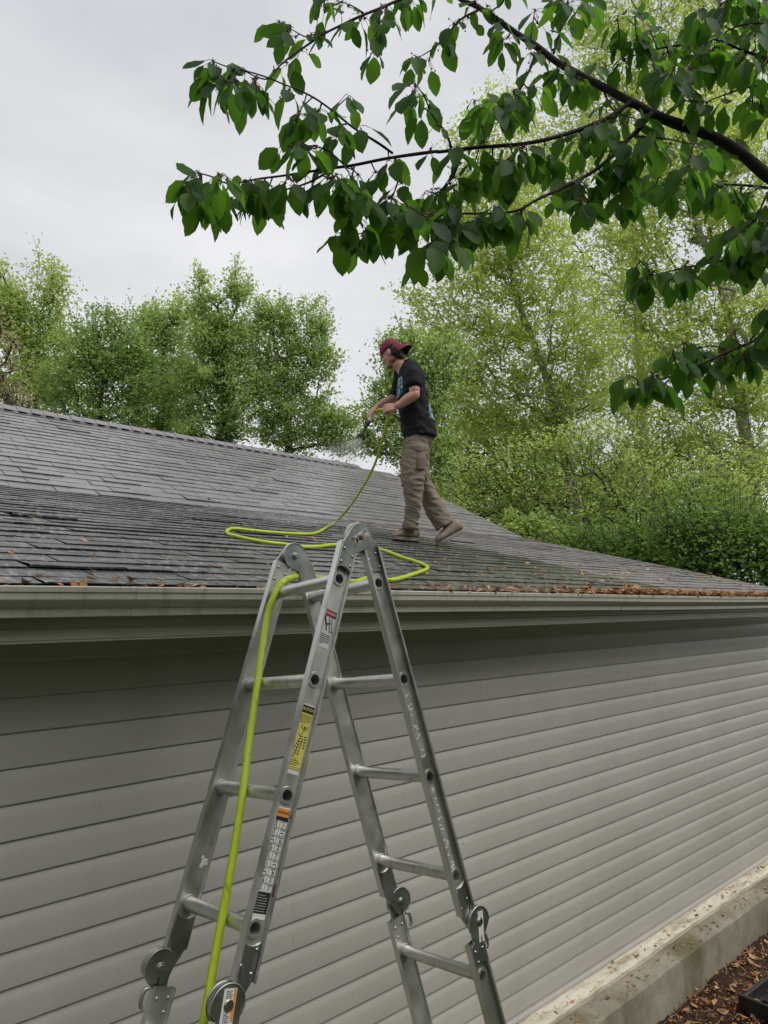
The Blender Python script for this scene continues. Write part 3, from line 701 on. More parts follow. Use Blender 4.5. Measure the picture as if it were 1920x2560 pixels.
d = Draw(c, ax, ay, az); d.para(-.019, .016, -.076, -.111, .0058, .0013, 8); d.mb.v = [q + az * .0006 for q in d.mb.v]; d.build('small_print', M_GREY, s)
text(s, 'WARNING', c + ay * .1145 + az * .0011, ax, ay, az, .0095, M_INK, sx=.95)
# narrow instruction strips on the right-hand front rail
Lv, Nv = panel(1); ax2, ay2 = Nv, -Lv
for k, f, hh, sd in ((1 - 1 + 1, .475, .196, 5), (2, .485, .262, 6)):
    c = on_rail(1, lk(k, f), -.003); s = sticker(c, ax2, ay2, az, .021, hh, M_WHITE, label='narrow white instruction strip full of small print')
    d = Draw(c, ax2, ay2, az); d.para(-.0085, -.0008, hh / 2 - .006, -hh / 2 + .004, .0031, .0014, sd, True); d.para(.0008, .0088, hh / 2 - .003, -hh / 2 + .008, .0031, .0014, sd + 9, True)
    d.build('small_print', M_INK, s)
# hinge plate stickers
Lv, Nv = panel(-1)
th = math.radians(33); hx = math.cos(th) * E1 + math.sin(th) * E2; hy = -math.sin(th) * E1 + math.cos(th) * E2
c = LH - E3 * .0200 - hx * .002; s = sticker(c, hx, hy, az, .066, .027, M_WHITE, label='white and orange label on the top hinge')
d = Draw(c, hx, hy, az); d.rect(.012, -.0100, .034, .0045); d.rect(-.002, .0, .0, .0); d.build('orange_band', M_ORG, s)
d = Draw(c, hx, hy, az); d.rect(-.020, -.002, .008, .012); d.para(-.031, -.022, .010, -.011, .004, .0016, 3); d.para(-.014, -.004, .010, -.007, .0034, .0012, 4); d.para(.014, .031, .010, .002, .0034, .0014, 5); d.build('small_print', M_INK, s)
d = Draw(c, hx, hy, az); d.rect(-.029, .0085, .007, .005, .0008); d.rect(-.024, -.0105, .007, .005, .0008); d.build('red_mark', M_RED, s)
mb = MB(); mb.tube([LH - E3 * .020, LH - E3 * .0265], .0095, n=16); mb.tube([LH - E3 * .0265, LH - E3 * .029], .006, n=12); mb.build('pivot_bolt', M_STEEL, hinges[0], smooth=True, angle=40)
o = LH + Lv * LHINGE + Nv * NH; ang = math.radians(11); hx = math.cos(ang) * E1 - math.sin(ang) * E2; hy = math.sin(ang) * E1 + math.cos(ang) * E2; hx, hy = nrm(hx), nrm(hy)
c = o - E3 * .0192 - hy * .004; s = sticker(c, hx, hy, az, .034, .074, M_WHITE, label='white label with an orange stripe on the lower hinge')
d = Draw(c, hx, hy, az); d.rect(.0125, .004, .007, .064); d.build('orange_band', M_ORG, s)
d = Draw(c, hx, hy, az); d.para(-.010, .006, .032, .018, .0034, .0012, 3); d.build('small_print', M_INK, s)
d = Draw(c, hx, hy, az); d.para(-.010, .006, -.014, -.034, .0036, .0012, 4); d.build('small_print', M_INK, s)
mb = MB(); mb.tube([o - E3 * .0192, o - E3 * .0245], .0105, n=16); mb.build('pivot_bolt', M_STEEL, hinges[2], smooth=True, angle=40)
Lv, Nv = panel(1); o = LH + Lv * LHINGE + Nv * NH; c = o - E3 * .0192 - Lv * (-.0) + Lv * .014
s = sticker(c, nrm(E1 + .03 * E2), nrm(E2), az, .023, .084, M_WHITE, label='plain white label on the lower right hinge')
d = Draw(c, nrm(E1), nrm(E2), az); d.rect(.0, -.034, .004, .020); d.build('lock_slot', M_INK, s)
mb = MB(); mb.tube([o - E3 * .0192, o - E3 * .024], .0085, n=14); mb.build('pivot_bolt', M_STEEL, hinges[4], smooth=True, angle=40)
# dried paint on the back left rail
M_SPLAT = simple('dried_paint', (.55, .52, .44), (.66, .63, .55), .6)
Lv, Nv = panel(-1); c = LH + E3 * (LW - .0021) + Lv * lk(2, .66) + Nv * (LOFF - .010)
mb = MB()
for x, y, r in ((0, 0, .008), (.004, .009, .006), (-.006, -.005, .006), (.006, -.012, .005), (-.010, .002, .004)): mb.ell(c + Nv * x + Lv * y, Nv * r, Lv * r * 1.2, -E3 * .0012, 12, 3, half=True)
mb.build('paint_splat', M_SPLAT, ladder)
M_RUST = simple('rust', (.20, .07, .04), (.28, .11, .06), .8, scale=60)
mb = MB(); c = LH + Lv * lk(2, .72) + Nv * (LOFF - RW + .0034) - E3 * .008; mb.box(c, -E3 * .005, Lv * .014, Nv * .0003); mb.build('rust_spot', M_RUST, ladder)

# ================================================================== HOSE
M_HOSE = None
def hose_mat():
    t = NT('lime_hose'); co = t.coord(); c = t.ramp(t.noise(co, 4, 3), (.40, .52, .012), (.46, .58, .02), .3, .7)
    s = t.ramp1(t.noise(t.coord((1, 1, .5)), 60, 6, .75), 0, .85, .55, .66); c = t.mix(t.math('MULTIPLY', s, t.ramp1(t.noise(co, 5, 3), .15, 1, .38, .6)), c, (.06, .08, .01))
    return t.done(t.bsdf(c, .36, 0, t.bump(t.noise(co, 300, 2), .0006, .4), .5))
M_HOSE = hose_mat()
HR = .0108
LvL, NvL = panel(-1)
def on_panel(px, py, off):
    r = ray(px, py); o = LH + NvL * (LOFF + off); return r * ((o @ NvL) / (r @ NvL))
hang = [on_panel(x, y, .0182 + HR) for x, y in ((680.5, 1502.8), (669, 1540), (660, 1592), (644, 1708), (623, 1850), (606, 1985), (589, 2100), (575, 2185), (554, 2300), (535, 2406), (517, 2512))]
q = hang[-1]; dq = nrm(hang[-1] - hang[-3]); hang += [q + dq * .18, q + dq * .40, q + dq * .62 + V(0, -.01, 0), q + V(-.12, -.10, -.98), V(q[0] - .25, q[1] - .35, ZG + .012), V(q[0] - .9, q[1] - .8, ZG + .012)]
apex = rung_point(-1, 0, .93); da = apex @ HF
front = [at(975.6, 1459.4, 0) if False else on_roof(975.6, 1459.4, HR), at(935, 1459, da + 1.02), at(870, 1453, da + .66), at(799, 1445, da + .34), at(755.7, 1439.5, da + .15), at(726.8, 1445.5, da + .04), at(706.6, 1456.5, da - .01), at(692, 1476.8, da - .03)]
roofp = [(800.5, 1333), (772, 1340.6), (704.7, 1338.7), (632, 1332.7), (584, 1327.9), (569.6, 1331.5), (565.5, 1336.5), (574.5, 1343.5), (608, 1352), (656.4, 1361.6), (709.5, 1367.6), (757.7, 1374.4), (801, 1372.5), (837.3, 1368), (895, 1368), (954, 1381), (1001.7, 1398.6), (1045, 1413), (1066, 1423), (1065, 1430.5), (1045, 1439), (1001.7, 1453.6)]
PD = 5.93                                                  # horizontal distance of the man
def c2(x, y, w=0.0): return at(850 + x / 3.568, 800 + y / 3.568, PD + w)
land = on_roof(832.5, 1314.6, HR)
dl = land @ HF
air = [c2(440, 818, -.19)]
ax_ = [(955.4, 1100), (936, 1162.7), (904.8, 1220.6), (868.6, 1273.6)]
for i, (x, y) in enumerate(ax_): f = (i + 1) / 5; air.append(at(x, y, (PD - .19) * (1 - f) + dl * f))
noz_in = c2(300, 842, .09)
loop = [noz_in, c2(318, 818, .09), c2(345, 802, .06), c2(385, 795, -.0), c2(425, 808, -.10), c2(462, 838, -.13), c2(500, 872, -.05), c2(530, 905, .10), c2(575, 930, .27), c2(640, 915, .30), c2(640, 850, .29), c2(560, 800, .24), c2(505, 778, .06), c2(468, 775, -.14), c2(447, 795, -.19)]
pts = loop + air + [land] + [on_roof(x, y, HR) for x, y in roofp] + front + hang
path = catmull(pts, 7)
for p in path:                                             # keep it on top of the shingles
    if 2.31 < p[1] < YR and p[0] < XE: p[2] = max(p[2], roof_z(p[1]) + HR + .006)
mb = MB(); mb.tube(path, HR, n=12)
hose = mb.build('garden_hose', M_HOSE, smooth=True); tag(hose, 'bright lime green garden hose draped over the ladder and across the roof', 'hose')

# ================================================================== PERSON
def remeshed(mb, name, mat, parent, vox, smooth_it=6, disp=None, post=None):
    me = bpy.data.meshes.new('tmp'); me.from_pydata(np.concatenate(mb.v).tolist(), [], mb.f)
    import bmesh
    bm = bmesh.new(); bm.from_mesh(me); bmesh.ops.recalc_face_normals(bm, faces=bm.faces); bm.to_mesh(me); bm.free()
    o = bpy.data.objects.new('tmp', me); COL.objects.link(o)
    m = o.modifiers.new('r', 'REMESH'); m.mode = 'VOXEL'; m.voxel_size = vox
    s = o.modifiers.new('s', 'SMOOTH'); s.factor = .5; s.iterations = smooth_it
    dg = bpy.context.evaluated_depsgraph_get(); ev = o.evaluated_get(dg); m2 = bpy.data.meshes.new_from_object(ev); bpy.data.objects.remove(o)
    n = len(m2.vertices); co = np.empty(n * 3, np.float32); m2.vertices.foreach_get('co', co); co = co.reshape(-1, 3).astype(float)
    if disp is not None:
        no = np.empty(n * 3, np.float32); m2.vertices.foreach_get('normal', no); no = no.reshape(-1, 3)
        co = co + no * disp(co)[:, None]
    att = post(co) if post else None
    m2.vertices.foreach_set('co', (co - base_of(parent)).astype(np.float32).ravel())
    if att is not None:
        a = m2.attributes.new('print_mask', 'FLOAT', 'POINT'); a.data.foreach_set('value', att.astype(np.float32))
    m2.materials.clear(); m2.materials.append(mat); m2.name = name; m2.update()
    return finish(m2, name, parent, True)
def hring(c, a, b, n=16): return [c + a * math.cos(t) + b * math.sin(t) for t in np.arange(n) * 2 * math.pi / n]
def limb(mb, pts, ra, rb=None, n=14, sub=4):
    pts = catmull(pts, sub); k = len(pts); f = lambda r: np.interp(np.linspace(0, 1, k), np.linspace(0, 1, len(r)), r)
    ra = f(ra); rb = ra if rb is None else f(rb); T = np.gradient(pts, axis=0); R = []
    for p, t, x, y in zip(pts, T, ra, rb):
        t = nrm(t); a = nrm(np.cross(t, HF)); b = np.cross(t, a); R.append(hring(p, a * x, b * y, n))
    mb.loft([[pts[0] + (q - pts[0]) * .5 - nrm(T[0]) * ra[0] * .35 for q in R[0]]] + R + [[pts[-1] + (q - pts[-1]) * .5 + nrm(T[-1]) * ra[-1] * .35 for q in R[-1]]])
def crings(mb, rows, w0=0.0, n=22, sub=3):
    # rows: left x, left y, right x, right y, depth radius, (w centre)
    rows = [r if len(r) == 6 else (*r, w0) for r in rows]; rows = catmull(np.array(rows, float), sub); R = []
    for xl, yl, xr, yr, rb, w in rows:
        A, B = c2(xl, yl, w), c2(xr, yr, w); R.append(hring((A + B) / 2, (B - A) / 2, HF * rb, n))
    mb.loft(R)
foot = on_roof(1015, 1357); person = thing('person', foot, 'man in a maroon backward cap, black T-shirt and brown cargo trousers hosing the roof', 'person')
M_SKIN = simple('skin', (.46, .245, .17), (.54, .30, .215), .5, scale=18, bump=.001, bscale=200)
M_HAIR = simple('dark_hair', (.014, .010, .008), (.032, .024, .019), .5, scale=60, bump=.006, bscale=120)
M_CAP = simple('maroon_cap', (.145, .011, .028), (.185, .017, .036), .75, scale=30, bump=.001, bscale=300)
M_CAPU = simple('cap_underside', (.012, .012, .014), (.02, .02, .022), .8)
M_SOLE = simple('shoe_sole', (.19, .165, .13), (.28, .245, .19), .8, scale=40)
M_SHOE = simple('suede_shoe', (.20, .16, .115), (.32, .265, .195), .85, scale=22, bump=.002, bscale=120)
M_LACE = simple('shoe_lace', (.32, .28, .21), (.40, .36, .28), .8)
def shirt_mat():
    t = NT('black_tshirt'); co = t.coord(); c = t.ramp(t.noise(co, 6, 4), (.007, .007, .008), (.013, .013, .015), .3, .7)
    at_ = t.n('ShaderNodeAttribute'); at_.attribute_name = 'print_mask'; m = at_.outputs['Fac']
    v = t.n('ShaderNodeTexVoronoi'); v.inputs['Scale'].default_value = 46; t.l(co, v.inputs[0])
    pat = t.math('MULTIPLY', t.ramp1(t.noise(co, 34, 3, .6, 1.5), 0, 1, .49, .53), t.math('GREATER_THAN', m, .5))
    pc = t.ramp(v.outputs['Distance'], (.03, .30, .48), (.30, .55, .62), .1, .5)
    c = t.mix(pat, c, pc)
    return t.done(t.bsdf(c, .85, 0, t.bump(t.noise(co, 260, 2), .0006, .4), .25))
M_TEE = shirt_mat()
def pant_mat():
    t = NT('brown_canvas'); co = t.coord(); c = t.ramp(t.noise(co, 9, 5, .6), (.18, .148, .113), (.25, .21, .165), .3, .7)
    d = t.ramp1(t.noise(t.coord((1, 1, .6)), 4, 5, .65), 0, .5, .5, .72); c = t.mix(d, c, (.125, .102, .08))
    return t.done(t.bsdf(c, .9, 0, t.bump(t.noise(co, 320, 2), .0008, .5), .2))
M_PANT = pant_mat()
M_NOZ = simple('black_nozzle', (.015, .015, .017), (.025, .025, .027), .35)
M_NOZW = simple('white_nozzle', (.55, .52, .46), (.62, .59, .53), .4)
# head frame: looking left, down and away from the eye
hw = .0
hc = c2(462, 292, hw)
yaw = math.radians(30); pit = math.radians(22)
f0 = -CR * math.cos(yaw) + HF * math.sin(yaw); sd = nrm(np.cross(f0, ZU)); sd = sd if sd @ HF < 0 else -sd    # sd: towards the eye
hf = f0 * math.cos(pit) - ZU * math.sin(pit); hu = f0 * math.sin(pit) + ZU * math.cos(pit)
mb = MB()
mb.ell(hc + hu * .022, hf * .092, sd * .074, hu * .095, 20, 14)                      # skull
mb.ell(hc + hf * .030 - hu * .045, hf * .058, sd * .058, hu * .075, 16, 10)          # face
mb.ell(hc + hf * .052 - hu * .098, hf * .034, sd * .036, hu * .024, 12, 8)           # chin
mb.ell(hc + hf * .012 - hu * .072, hf * .048, sd * .058, hu * .034, 12, 8)           # jaw
mb.ell(hc + hf * .094 - hu * .030, hf * .020, sd * .011, hu * .026, 10, 8)           # nose
mb.ell(hc + hf * .106 - hu * .047, hf * .013, sd * .015, hu * .010, 10, 8)
mb.ell(hc + hf * .082 - hu * .074, hf * .016, sd * .022, hu * .007, 10, 8)           # lips
mb.ell(hc + hf * .080 - hu * .085, hf * .015, sd * .018, hu * .007, 10, 8)
for s in (-1, 1):
    mb.ell(hc + hf * .078 + sd * .030 * s + hu * .006, hf * .014, sd * .024, hu * .010, 10, 8)     # brow
    mb.ell(hc + hf * .060 + sd * .042 * s - hu * .040, hf * .022, sd * .018, hu * .022, 10, 8)     # cheek
    mb.ell(hc - hf * .004 + sd * .078 * s - hu * .024, hf * .018, sd * .012, hu * .030, 12, 8)     # ear
# neck, trunk, arms, legs: one continuous body
limb(mb, [c2(505, 385, 0), c2(548, 420, 0), c2(590, 470, 0)], [.052, .056, .07], [.055, .06, .085])
crings(mb, [(545, 440, 690, 420, .15), (535, 560, 745, 555, .165), (535, 700, 770, 700, .15), (560, 850, 790, 850, .14), (585, 1000, 815, 1000, .15), (600, 1090, 790, 1090, .14)])
wE = (-.235, -.235)
limb(mb, [c2(640, 455, -.15), c2(652, 530, -.205), c2(668, 640, -.235)], [.054, .050, .043])
limb(mb, [c2(672, 640, -.235), c2(662, 668, -.235), c2(600, 708, -.225), c2(545, 748, -.215), c2(496, 773, -.205)], [.036, .044, .044, .034, .027])
limb(mb, [c2(560, 470, .17), c2(530, 570, .21), c2(505, 660, .215)], [.054, .048, .042])
limb(mb, [c2(512, 655, .215), c2(490, 690, .21), c2(430, 722, .185), c2(365, 755, .15), c2(318, 785, .12)], [.038, .040, .039, .033, .026])
limb(mb, [c2(665, 1080, -.08), c2(655, 1260, -.08), c2(650, 1440, -.09), c2(655, 1640, -.07), c2(650, 1760, -.055), c2(648, 1805, -.05)], [.07, .06, .05, .045, .034, .034])
limb(mb, [c2(715, 1080, .09), c2(726, 1270, .10), c2(755, 1450, .105), c2(828, 1630, .10), c2(905, 1755, .08), c2(930, 1800, .07)], [.07, .055, .045, .042, .034, .034])
def hand(mb, wrist, palm_dir, palm_n, knuckle_w, curl, scale=1.0, thumb_side=1, spread=.0):
    d = nrm(palm_dir); n = nrm(palm_n - d * (palm_n @ d)); s = np.cross(d, n) * thumb_side; S = scale
    def pal(a, b, c): return wrist + (d * a + s * b + n * c) * S
    for b in (-.030, -.011, .009, .028):
        limb(mb, [pal(.0, b * .55, 0), pal(.045, b * .9, -.003), pal(.088, b, 0)], [.017 * S, .016 * S, .0115 * S], None, 10, 2)
    for b, ln in ((-.030, .78), (-.011, .95), (.009, 1.0), (.028, .92)):
        p = pal(.088, b, 0); pts_ = [p]; ang = 0; dirv = d
        for L_, c_ in zip((.040, .028, .022), curl):
            ang += c_; dirv = d * math.cos(ang) + n * math.sin(ang); p = p + dirv * L_ * ln * S; pts_.append(p)
        limb(mb, pts_, [.0108 * S, .0098 * S, .0090 * S, .0074 * S], None, 10, 2)
    limb(mb, [pal(.018, .022, .004), pal(.045, .046, .016), pal(.068, .050, .034), pal(.080, .040, .050)], [.014 * S, .0125 * S, .0105 * S, .008 * S], None, 10, 2)
# near (left) hand: fist closed round the hose in front of the belly
wr = c2(492, 775, -.205); hose_c = c2(444, 800, -.19)
hand(mb, wr, c2(430, 785, -.215) - wr, HF * .9 - ZU * .25, .08, (1.15, 1.35, .9), .92, 1)
# far (right) hand: on the nozzle grip
wr2 = c2(312, 788, .118)
hand(mb, wr2, c2(250, 868, .085) - wr2, CR * .6 - ZU * .35 + HF * .5, .08, (.75, 1.0, .7), 1.0, -1)
body = remeshed(mb, 'body', M_SKIN, person, .0052, 4)
# eyes
mb = MB()
for s in (-1, 1): mb.ell(hc + hf * .079 + sd * .030 * s - hu * .008, hf * .009, sd * .013, hu * .006, 10, 6)
mb.build('eye', M_HAIR, person, smooth=True) if False else None
for s in (-1, 1):
    mb = MB(); mb.ell(hc + hf * .080 + sd * .030 * s - hu * .008, hf * .009, sd * .013, hu * .006, 10, 6); mb.build('eye', M_HAIR, person, smooth=True)
# hair below the cap, with stubble-dark sideburns
mb = MB()
mb.ell(hc - hf * .044 + hu * .004, hf * .058, sd * .0765, hu * .068, 18, 12); mb.ell(hc - hf * .056 - hu * .030, hf * .044, sd * .066, hu * .052, 14, 10); mb.ell(hc + hf * .004 + hu * .012, hf * .05, sd * .0765, hu * .030, 16, 8); mb.ell(hc - hf * .062 - hu * .052, hf * .032, sd * .056, hu * .046, 14, 10); mb.ell(hc - hf * .030 + sd * .012 - hu * .030, hf * .030, sd * .0600, hu * .040, 14, 10)

def hdisp(co): return .003 * vnoise(co, 90, 5) + .002 * vnoise(co, 200, 6)
remeshed(mb, 'hair', M_HAIR, person, .005, 3, hdisp)
mb = MB(); mb.ell(hc + hf * .0525 - hu * .1005, hf * .0345, sd * .0368, hu * .0232, 16, 10); mb.ell(hc + hf * .0125 - hu * .0790, hf * .0488, sd * .0584, hu * .0315, 18, 10)
M_BEARD = simple('short_beard', (.20, .105, .075), (.29, .155, .112), .7, scale=90)
remeshed(mb, 'beard', M_BEARD, person, .004, 2)
# cap
cu_ = nrm(hu * 1.0 + hf * .10); cf_ = nrm(hf - cu_ * (hf @ cu_)); cc_ = hc + hu * .026
cp = thing('tmp', cc_, '', ''); bpy.data.objects.remove(cp)
mb = MB(); R = []
for i in range(9):
    t = -.14 + (math.pi / 2 - .03 + .14) * i / 8; R.append([cc_ + (cf_ * .1015 * math.cos(q) + sd * .0850 * math.sin(q)) * math.cos(t) + cu_ * .102 * math.sin(t) for q in np.arange(28) * 2 * math.pi / 28])
R2 = [[cc_ + (np.array(p) - cc_) * .965 for p in r] for r in R[::-1]]
mb.loft(R + R2[:-1] + [R2[-1]], cap=True)
cap = mb.build('cap', M_CAP, person, smooth=True)
mb = MB(); A, B = [], []
for i in range(15):
    q = math.pi + (i / 14 - .5) * 2.1; e = cf_ * .0995 * math.cos(q) + sd * .083 * math.sin(q)
    o_ = cf_ * (.0995 * math.cos(q) - .078 * math.cos((i / 14 - .5) * 2.4)) + sd * .080 * math.sin(q); dr = .082 + .012 * ((i / 14 - .5) * 2) ** 2
    A.append(cc_ + e - cu_ * .012); B.append(cc_ + o_ - cu_ * (dr))
n = 15; top = [p + cu_ * .004 for p in A] + [p + cu_ * .004 for p in B]; bot = A + B
mb.add(top, [(i, i + 1, n + i + 1, n + i) for i in range(n - 1)]); mb.add([*top[n:], *bot[n:]], [(i, i + 1, n + i + 1, n + i) for i in range(n - 1)])
mb.cur = 1; mb.add(bot, [(i, n + i, n + i + 1, i + 1) for i in range(n - 1)])
mb.build('brim', [M_CAP, M_CAPU], cap, smooth=False)
mb = MB(); mb.ell(cc_ + cu_ * .101, cf_ * .007, sd * .007, cu_ * .005, 10, 6); mb.build('button', M_CAP, cap, smooth=True)
# T-shirt
mb = MB()
crings(mb, [(574, 1066, 862, 1048, .185), (560, 1000, 852, 990, .18), (548, 920, 838, 905, .175), (532, 830, 812, 820, .175), (512, 740, 796, 735, .18), (508, 640, 784, 640, .19), (511, 560, 768, 550, .20), (518, 500, 742, 470, .21), (526, 462, 700, 405, .185), (531, 446, 648, 364, .13), (534, 440, 606, 346, .075)])
limb(mb, [c2(636, 432, -.12), c2(652, 500, -.205), c2(656, 586, -.232)], [.078, .072, .068], [.075, .068, .062])
limb(mb, [c2(565, 450, .12), c2(535, 560, .20), c2(500, 680, .215)], [.078, .066, .060], [.075, .066, .058])
def tdisp(co):
    q = (co - person_base) @ np.stack([CR, HF, ZU], 1); f = vnoise(q * V(1, 1, .55) + q[:, [2, 2, 0]] * V(.6, 0, .5), 13, 4)
    g_ = vnoise(q * V(1, .6, 1.6), 22, 9); z = np.clip(1 - abs(q[:, 2] - .98) / .34, 0, 1)
    return .014 * (1 - 1.6 * np.abs(f)) * z - .004 * z + .006 * g_
person_base = np.array(foot)
def pmask(co):
    q = (co - person_base); u, v, w = q @ CR, q @ ZU, q @ HF; c = lambda x, y: (((850 + x / 3.568) - 1015) / FOC * PD, None)
    P0 = c2(505, 550) - person_base; P1 = c2(556, 705) - person_base; B0 = c2(752, 570) - person_base; B1 = c2(830, 640) - person_base; C0 = c2(786, 740) - person_base; C1 = c2(850, 905) - person_base
    a = (u > P0 @ CR - .05) & (u < P1 @ CR) & (v < P0 @ ZU) & (v > P1 @ ZU) & (w < .10)
    b = (u > B0 @ CR) & (v < B0 @ ZU) & (v > B1 @ ZU); c = (u > C0 @ CR) & (v < C0 @ ZU) & (v > C1 @ ZU) & (w > -.12)
    return (a | b | c).astype(float)
remeshed(mb, 't_shirt', M_TEE, person, .0075, 4, tdisp, pmask)
# trousers
mb = MB()
crings(mb, [(604, 1000, 822, 1000, .125), (592, 1050, 818, 1046, .140), (574, 1110, 806, 1105, .165), (572, 1160, 786, 1155, .15)])
crings(mb, [(592, 1065, 796, 1065, .09, -.06), (560, 1150, 786, 1150, .105, -.08), (546, 1260, 770, 1260, .10, -.085), (540, 1370, 758, 1370, .094, -.09), (556, 1450, 744, 1450, .088, -.09), (572, 1550, 732, 1560, .08, -.085), (584, 1650, 728, 1660, .076, -.075), (582, 1740, 714, 1742, .07, -.06), (566, 1800, 694, 1796, .074, -.05), (556, 1852, 700, 1866, .076, -.045)])
crings(mb, [(620, 1060, 815, 1060, .10, .08), (640, 1180, 800, 1170, .10, .09), (662, 1320, 790, 1310, .095, .10), (690, 1420, 806, 1425, .09, .105), (722, 1520, 832, 1500, .085, .105), (736, 1620, 896, 1590, .08, .10), (766, 1720, 950, 1682, .076, .09), (818, 1800, 984, 1738, .076, .075), (862, 1872, 1012, 1796, .078, .055)])
def pdisp(co):
    q = (co - person_base) @ np.stack([CR, HF, ZU], 1); b = vnoise(q * V(.55, .5, 1.5), 15, 12); c = vnoise(q * V(.8, .8, 1) + q[:, [2, 2, 0]] * V(.8, .3, .5), 26, 31)
    kz = np.exp(-((q[:, 2] - .50) / .10) ** 2) + .9 * np.exp(-((q[:, 2] - .07) / .10) ** 2) + .5 * np.exp(-((q[:, 2] - .86) / .08) ** 2)
    d = vnoise(q * V(.7, .6, 2.4) + q[:, [2, 2, 0]] * V(.5, .2, .9), 24, 44)
    return (.5 + 1.0 * kz) * .0088 * (1 - 2.2 * np.abs(b)) + .0045 * c + .005 * (1 - 2 * np.abs(d))
trous = remeshed(mb, 'trousers', M_PANT, person, .0062, 3, pdisp)
# cargo pocket on the near thigh: bellows, flap and a darker patch
def patch(rows, wd, th, name, mat):
    mb = MB(); R = []
    for xl, yl, xr, yr in rows:
        P_ = []
        for t in np.linspace(0, 1, 7): P_.append(c2(xl + (xr - xl) * t, yl + (yr - yl) * t, wd + .05 * (2 * t - 1) ** 2 * (1 if t > .5 else .4)))
        R.append([p for p in P_] + [p + HF * th for p in P_[::-1]])
    mb.loft(R); return mb.build(name, mat, trous, smooth=True, bevel=.004, angle=50)
def pant2():
    return simple('trouser_pocket', (.165, .136, .104), (.23, .193, .152), .9, scale=14, bump=.0015, bscale=200)
M_POCK = pant2()
patch([(625, 1140, 768, 1128), (622, 1200, 768, 1200), (628, 1320, 760, 1330)], -.190, .05, 'cargo_pocket', M_POCK)
patch([(620, 1118, 774, 1122), (630, 1152, 770, 1160), (660, 1168, 752, 1172)], -.196, .02, 'pocket_flap', M_POCK)
patch([(652, 1228, 762, 1226), (652, 1326, 760, 1332)], -.194, .02, 'tool_pocket', simple('worn_pocket', (.115, .093, .072), (.155, .126, .098), .9, scale=20))
# shoes
def shoe(heel, toe, width=.050, ank=1.0, laces=True):
    d = toe - heel; Ls = np.linalg.norm(d); d = d / Ls; up = nrm(ZU - d * (ZU @ d)); sd_ = np.cross(d, up)
    root = MB(); R = []
    for s, tp, wd, b in ((.0, .090, .034, .030), (.06, .112, .042, .030), (.2, .128, .045, .030), (.38, .126, .045, .030), (.48, .108, .047, .030), (.62, .086, .050, .030), (.78, .072, .051, .030), (.9, .064, .046, .030), (.97, .052, .034, .031), (1.0, .040, .014, .032)):
        c = heel + d * s * Ls; tp *= 1.12; R.append([c + sd_ * wd * ank * math.copysign(abs(math.cos(q)) ** .75, math.cos(q)) + up * ((tp + b) / 2 + (tp - b) / 2 * math.copysign(abs(math.sin(q)) ** .8, math.sin(q))) for q in np.arange(18) * 2 * math.pi / 18])
    root.loft(R)
    so = root.build('shoe', M_SHOE, person, smooth=True)
    m2 = MB(); R = []
    for s, wd in ((-.02, .026), (.05, .040), (.2, .043), (.4, .042), (.6, .049), (.78, .051), (.9, .045), (.98, .032), (1.02, .012)):
        c = heel + d * s * Ls; lift = .006 if s > .9 else 0; R.append([c + sd_ * wd + up * (lift), c + sd_ * wd + up * .028, c - sd_ * wd + up * .028, c - sd_ * wd + up * lift])
    m2.loft(R); m2.build('sole', M_SOLE, so, smooth=True, bevel=.004, angle=50)
    if not laces: return so
    m3 = MB(); R = []
    for s, r in ((0, 1.0), (.03, 1.12), (.06, 1.05), (.085, .9)): R.append([heel + d * (.22 * Ls) + up * (.116 + s * .35) + d * .052 * r * math.cos(q) + sd_ * .039 * r * math.sin(q) for q in np.arange(16) * 2 * math.pi / 16])
    m3.loft(R); m3.build('collar', M_SHOE, so, smooth=True)
    if laces:
        for k in range(4):
            m4 = MB(); s = .50 + .06 * k; h = .1215 - .0095 * k; c = heel + d * s * Ls + up * h
            m4.tube(catmull([c - sd_ * .030 - up * .012, c - sd_ * .012 + up * .003, c + d * .012 + up * .003, c + sd_ * .014 + up * .002, c + sd_ * .030 - up * .012], 4), .0042, n=6); m4.build('lace', M_LACE, so, smooth=True)
    return so
hl = on_roof(850 + 684 / 3.568, 800 + 1985 / 3.568); tw = nrm(V(-1, -.10, 0)); te = hl + tw * .295; te[2] = roof_z(te[1]) + .008
shoe(hl, te)
t2 = on_roof(850 + 872 / 3.568, 800 + 2024 / 3.568); h2 = c2(1104, 1888, (t2 @ HF) - PD + .09); d_ = nrm(h2 - t2); shoe(t2 + d_ * .275, t2 + ZU * .004, laces=False)

# ------------------------------------------------------------------ spray nozzle in the far hand, water
nz = thing('spray_nozzle', c2(262, 900, .08), 'black and white garden spray nozzle held in the man\'s right hand', 'spray nozzle')
A, B, C_, D_ = c2(302, 842, .09), c2(258, 905, .08), c2(228, 958, .07), c2(203, 1015, .06)
mb = MB(); mb.tube(catmull([A, (A + B) / 2, B], 4), [.0150, .016, .018, .0195, .021, .0215, .021, .020, .018], n=14); mb.build('handle', M_NOZW, nz, smooth=True)
mb = MB(); mb.tube(catmull([B, C_, D_], 4), [.019, .0185, .017, .015, .0125, .010, .0085, .0075, .007], n=14); mb.build('barrel', M_NOZ, nz, smooth=True)
mb = MB(); a = c2(236, 888, .085); mb.tube(catmull([c2(250, 880, .08), a, c2(228, 905, .08), c2(222, 925, .075)], 4), .006, n=8); mb.build('trigger', M_NOZ, nz, smooth=True)
dn = nrm(D_ - C_); u1 = nrm(np.cross(dn, HF)); u2 = np.cross(dn, u1)
mb = MB(); mb.tube([D_ - dn * .004, D_ + dn * .012], [.012, .020], n=14); mb.build('head', M_NOZ, nz, smooth=True)
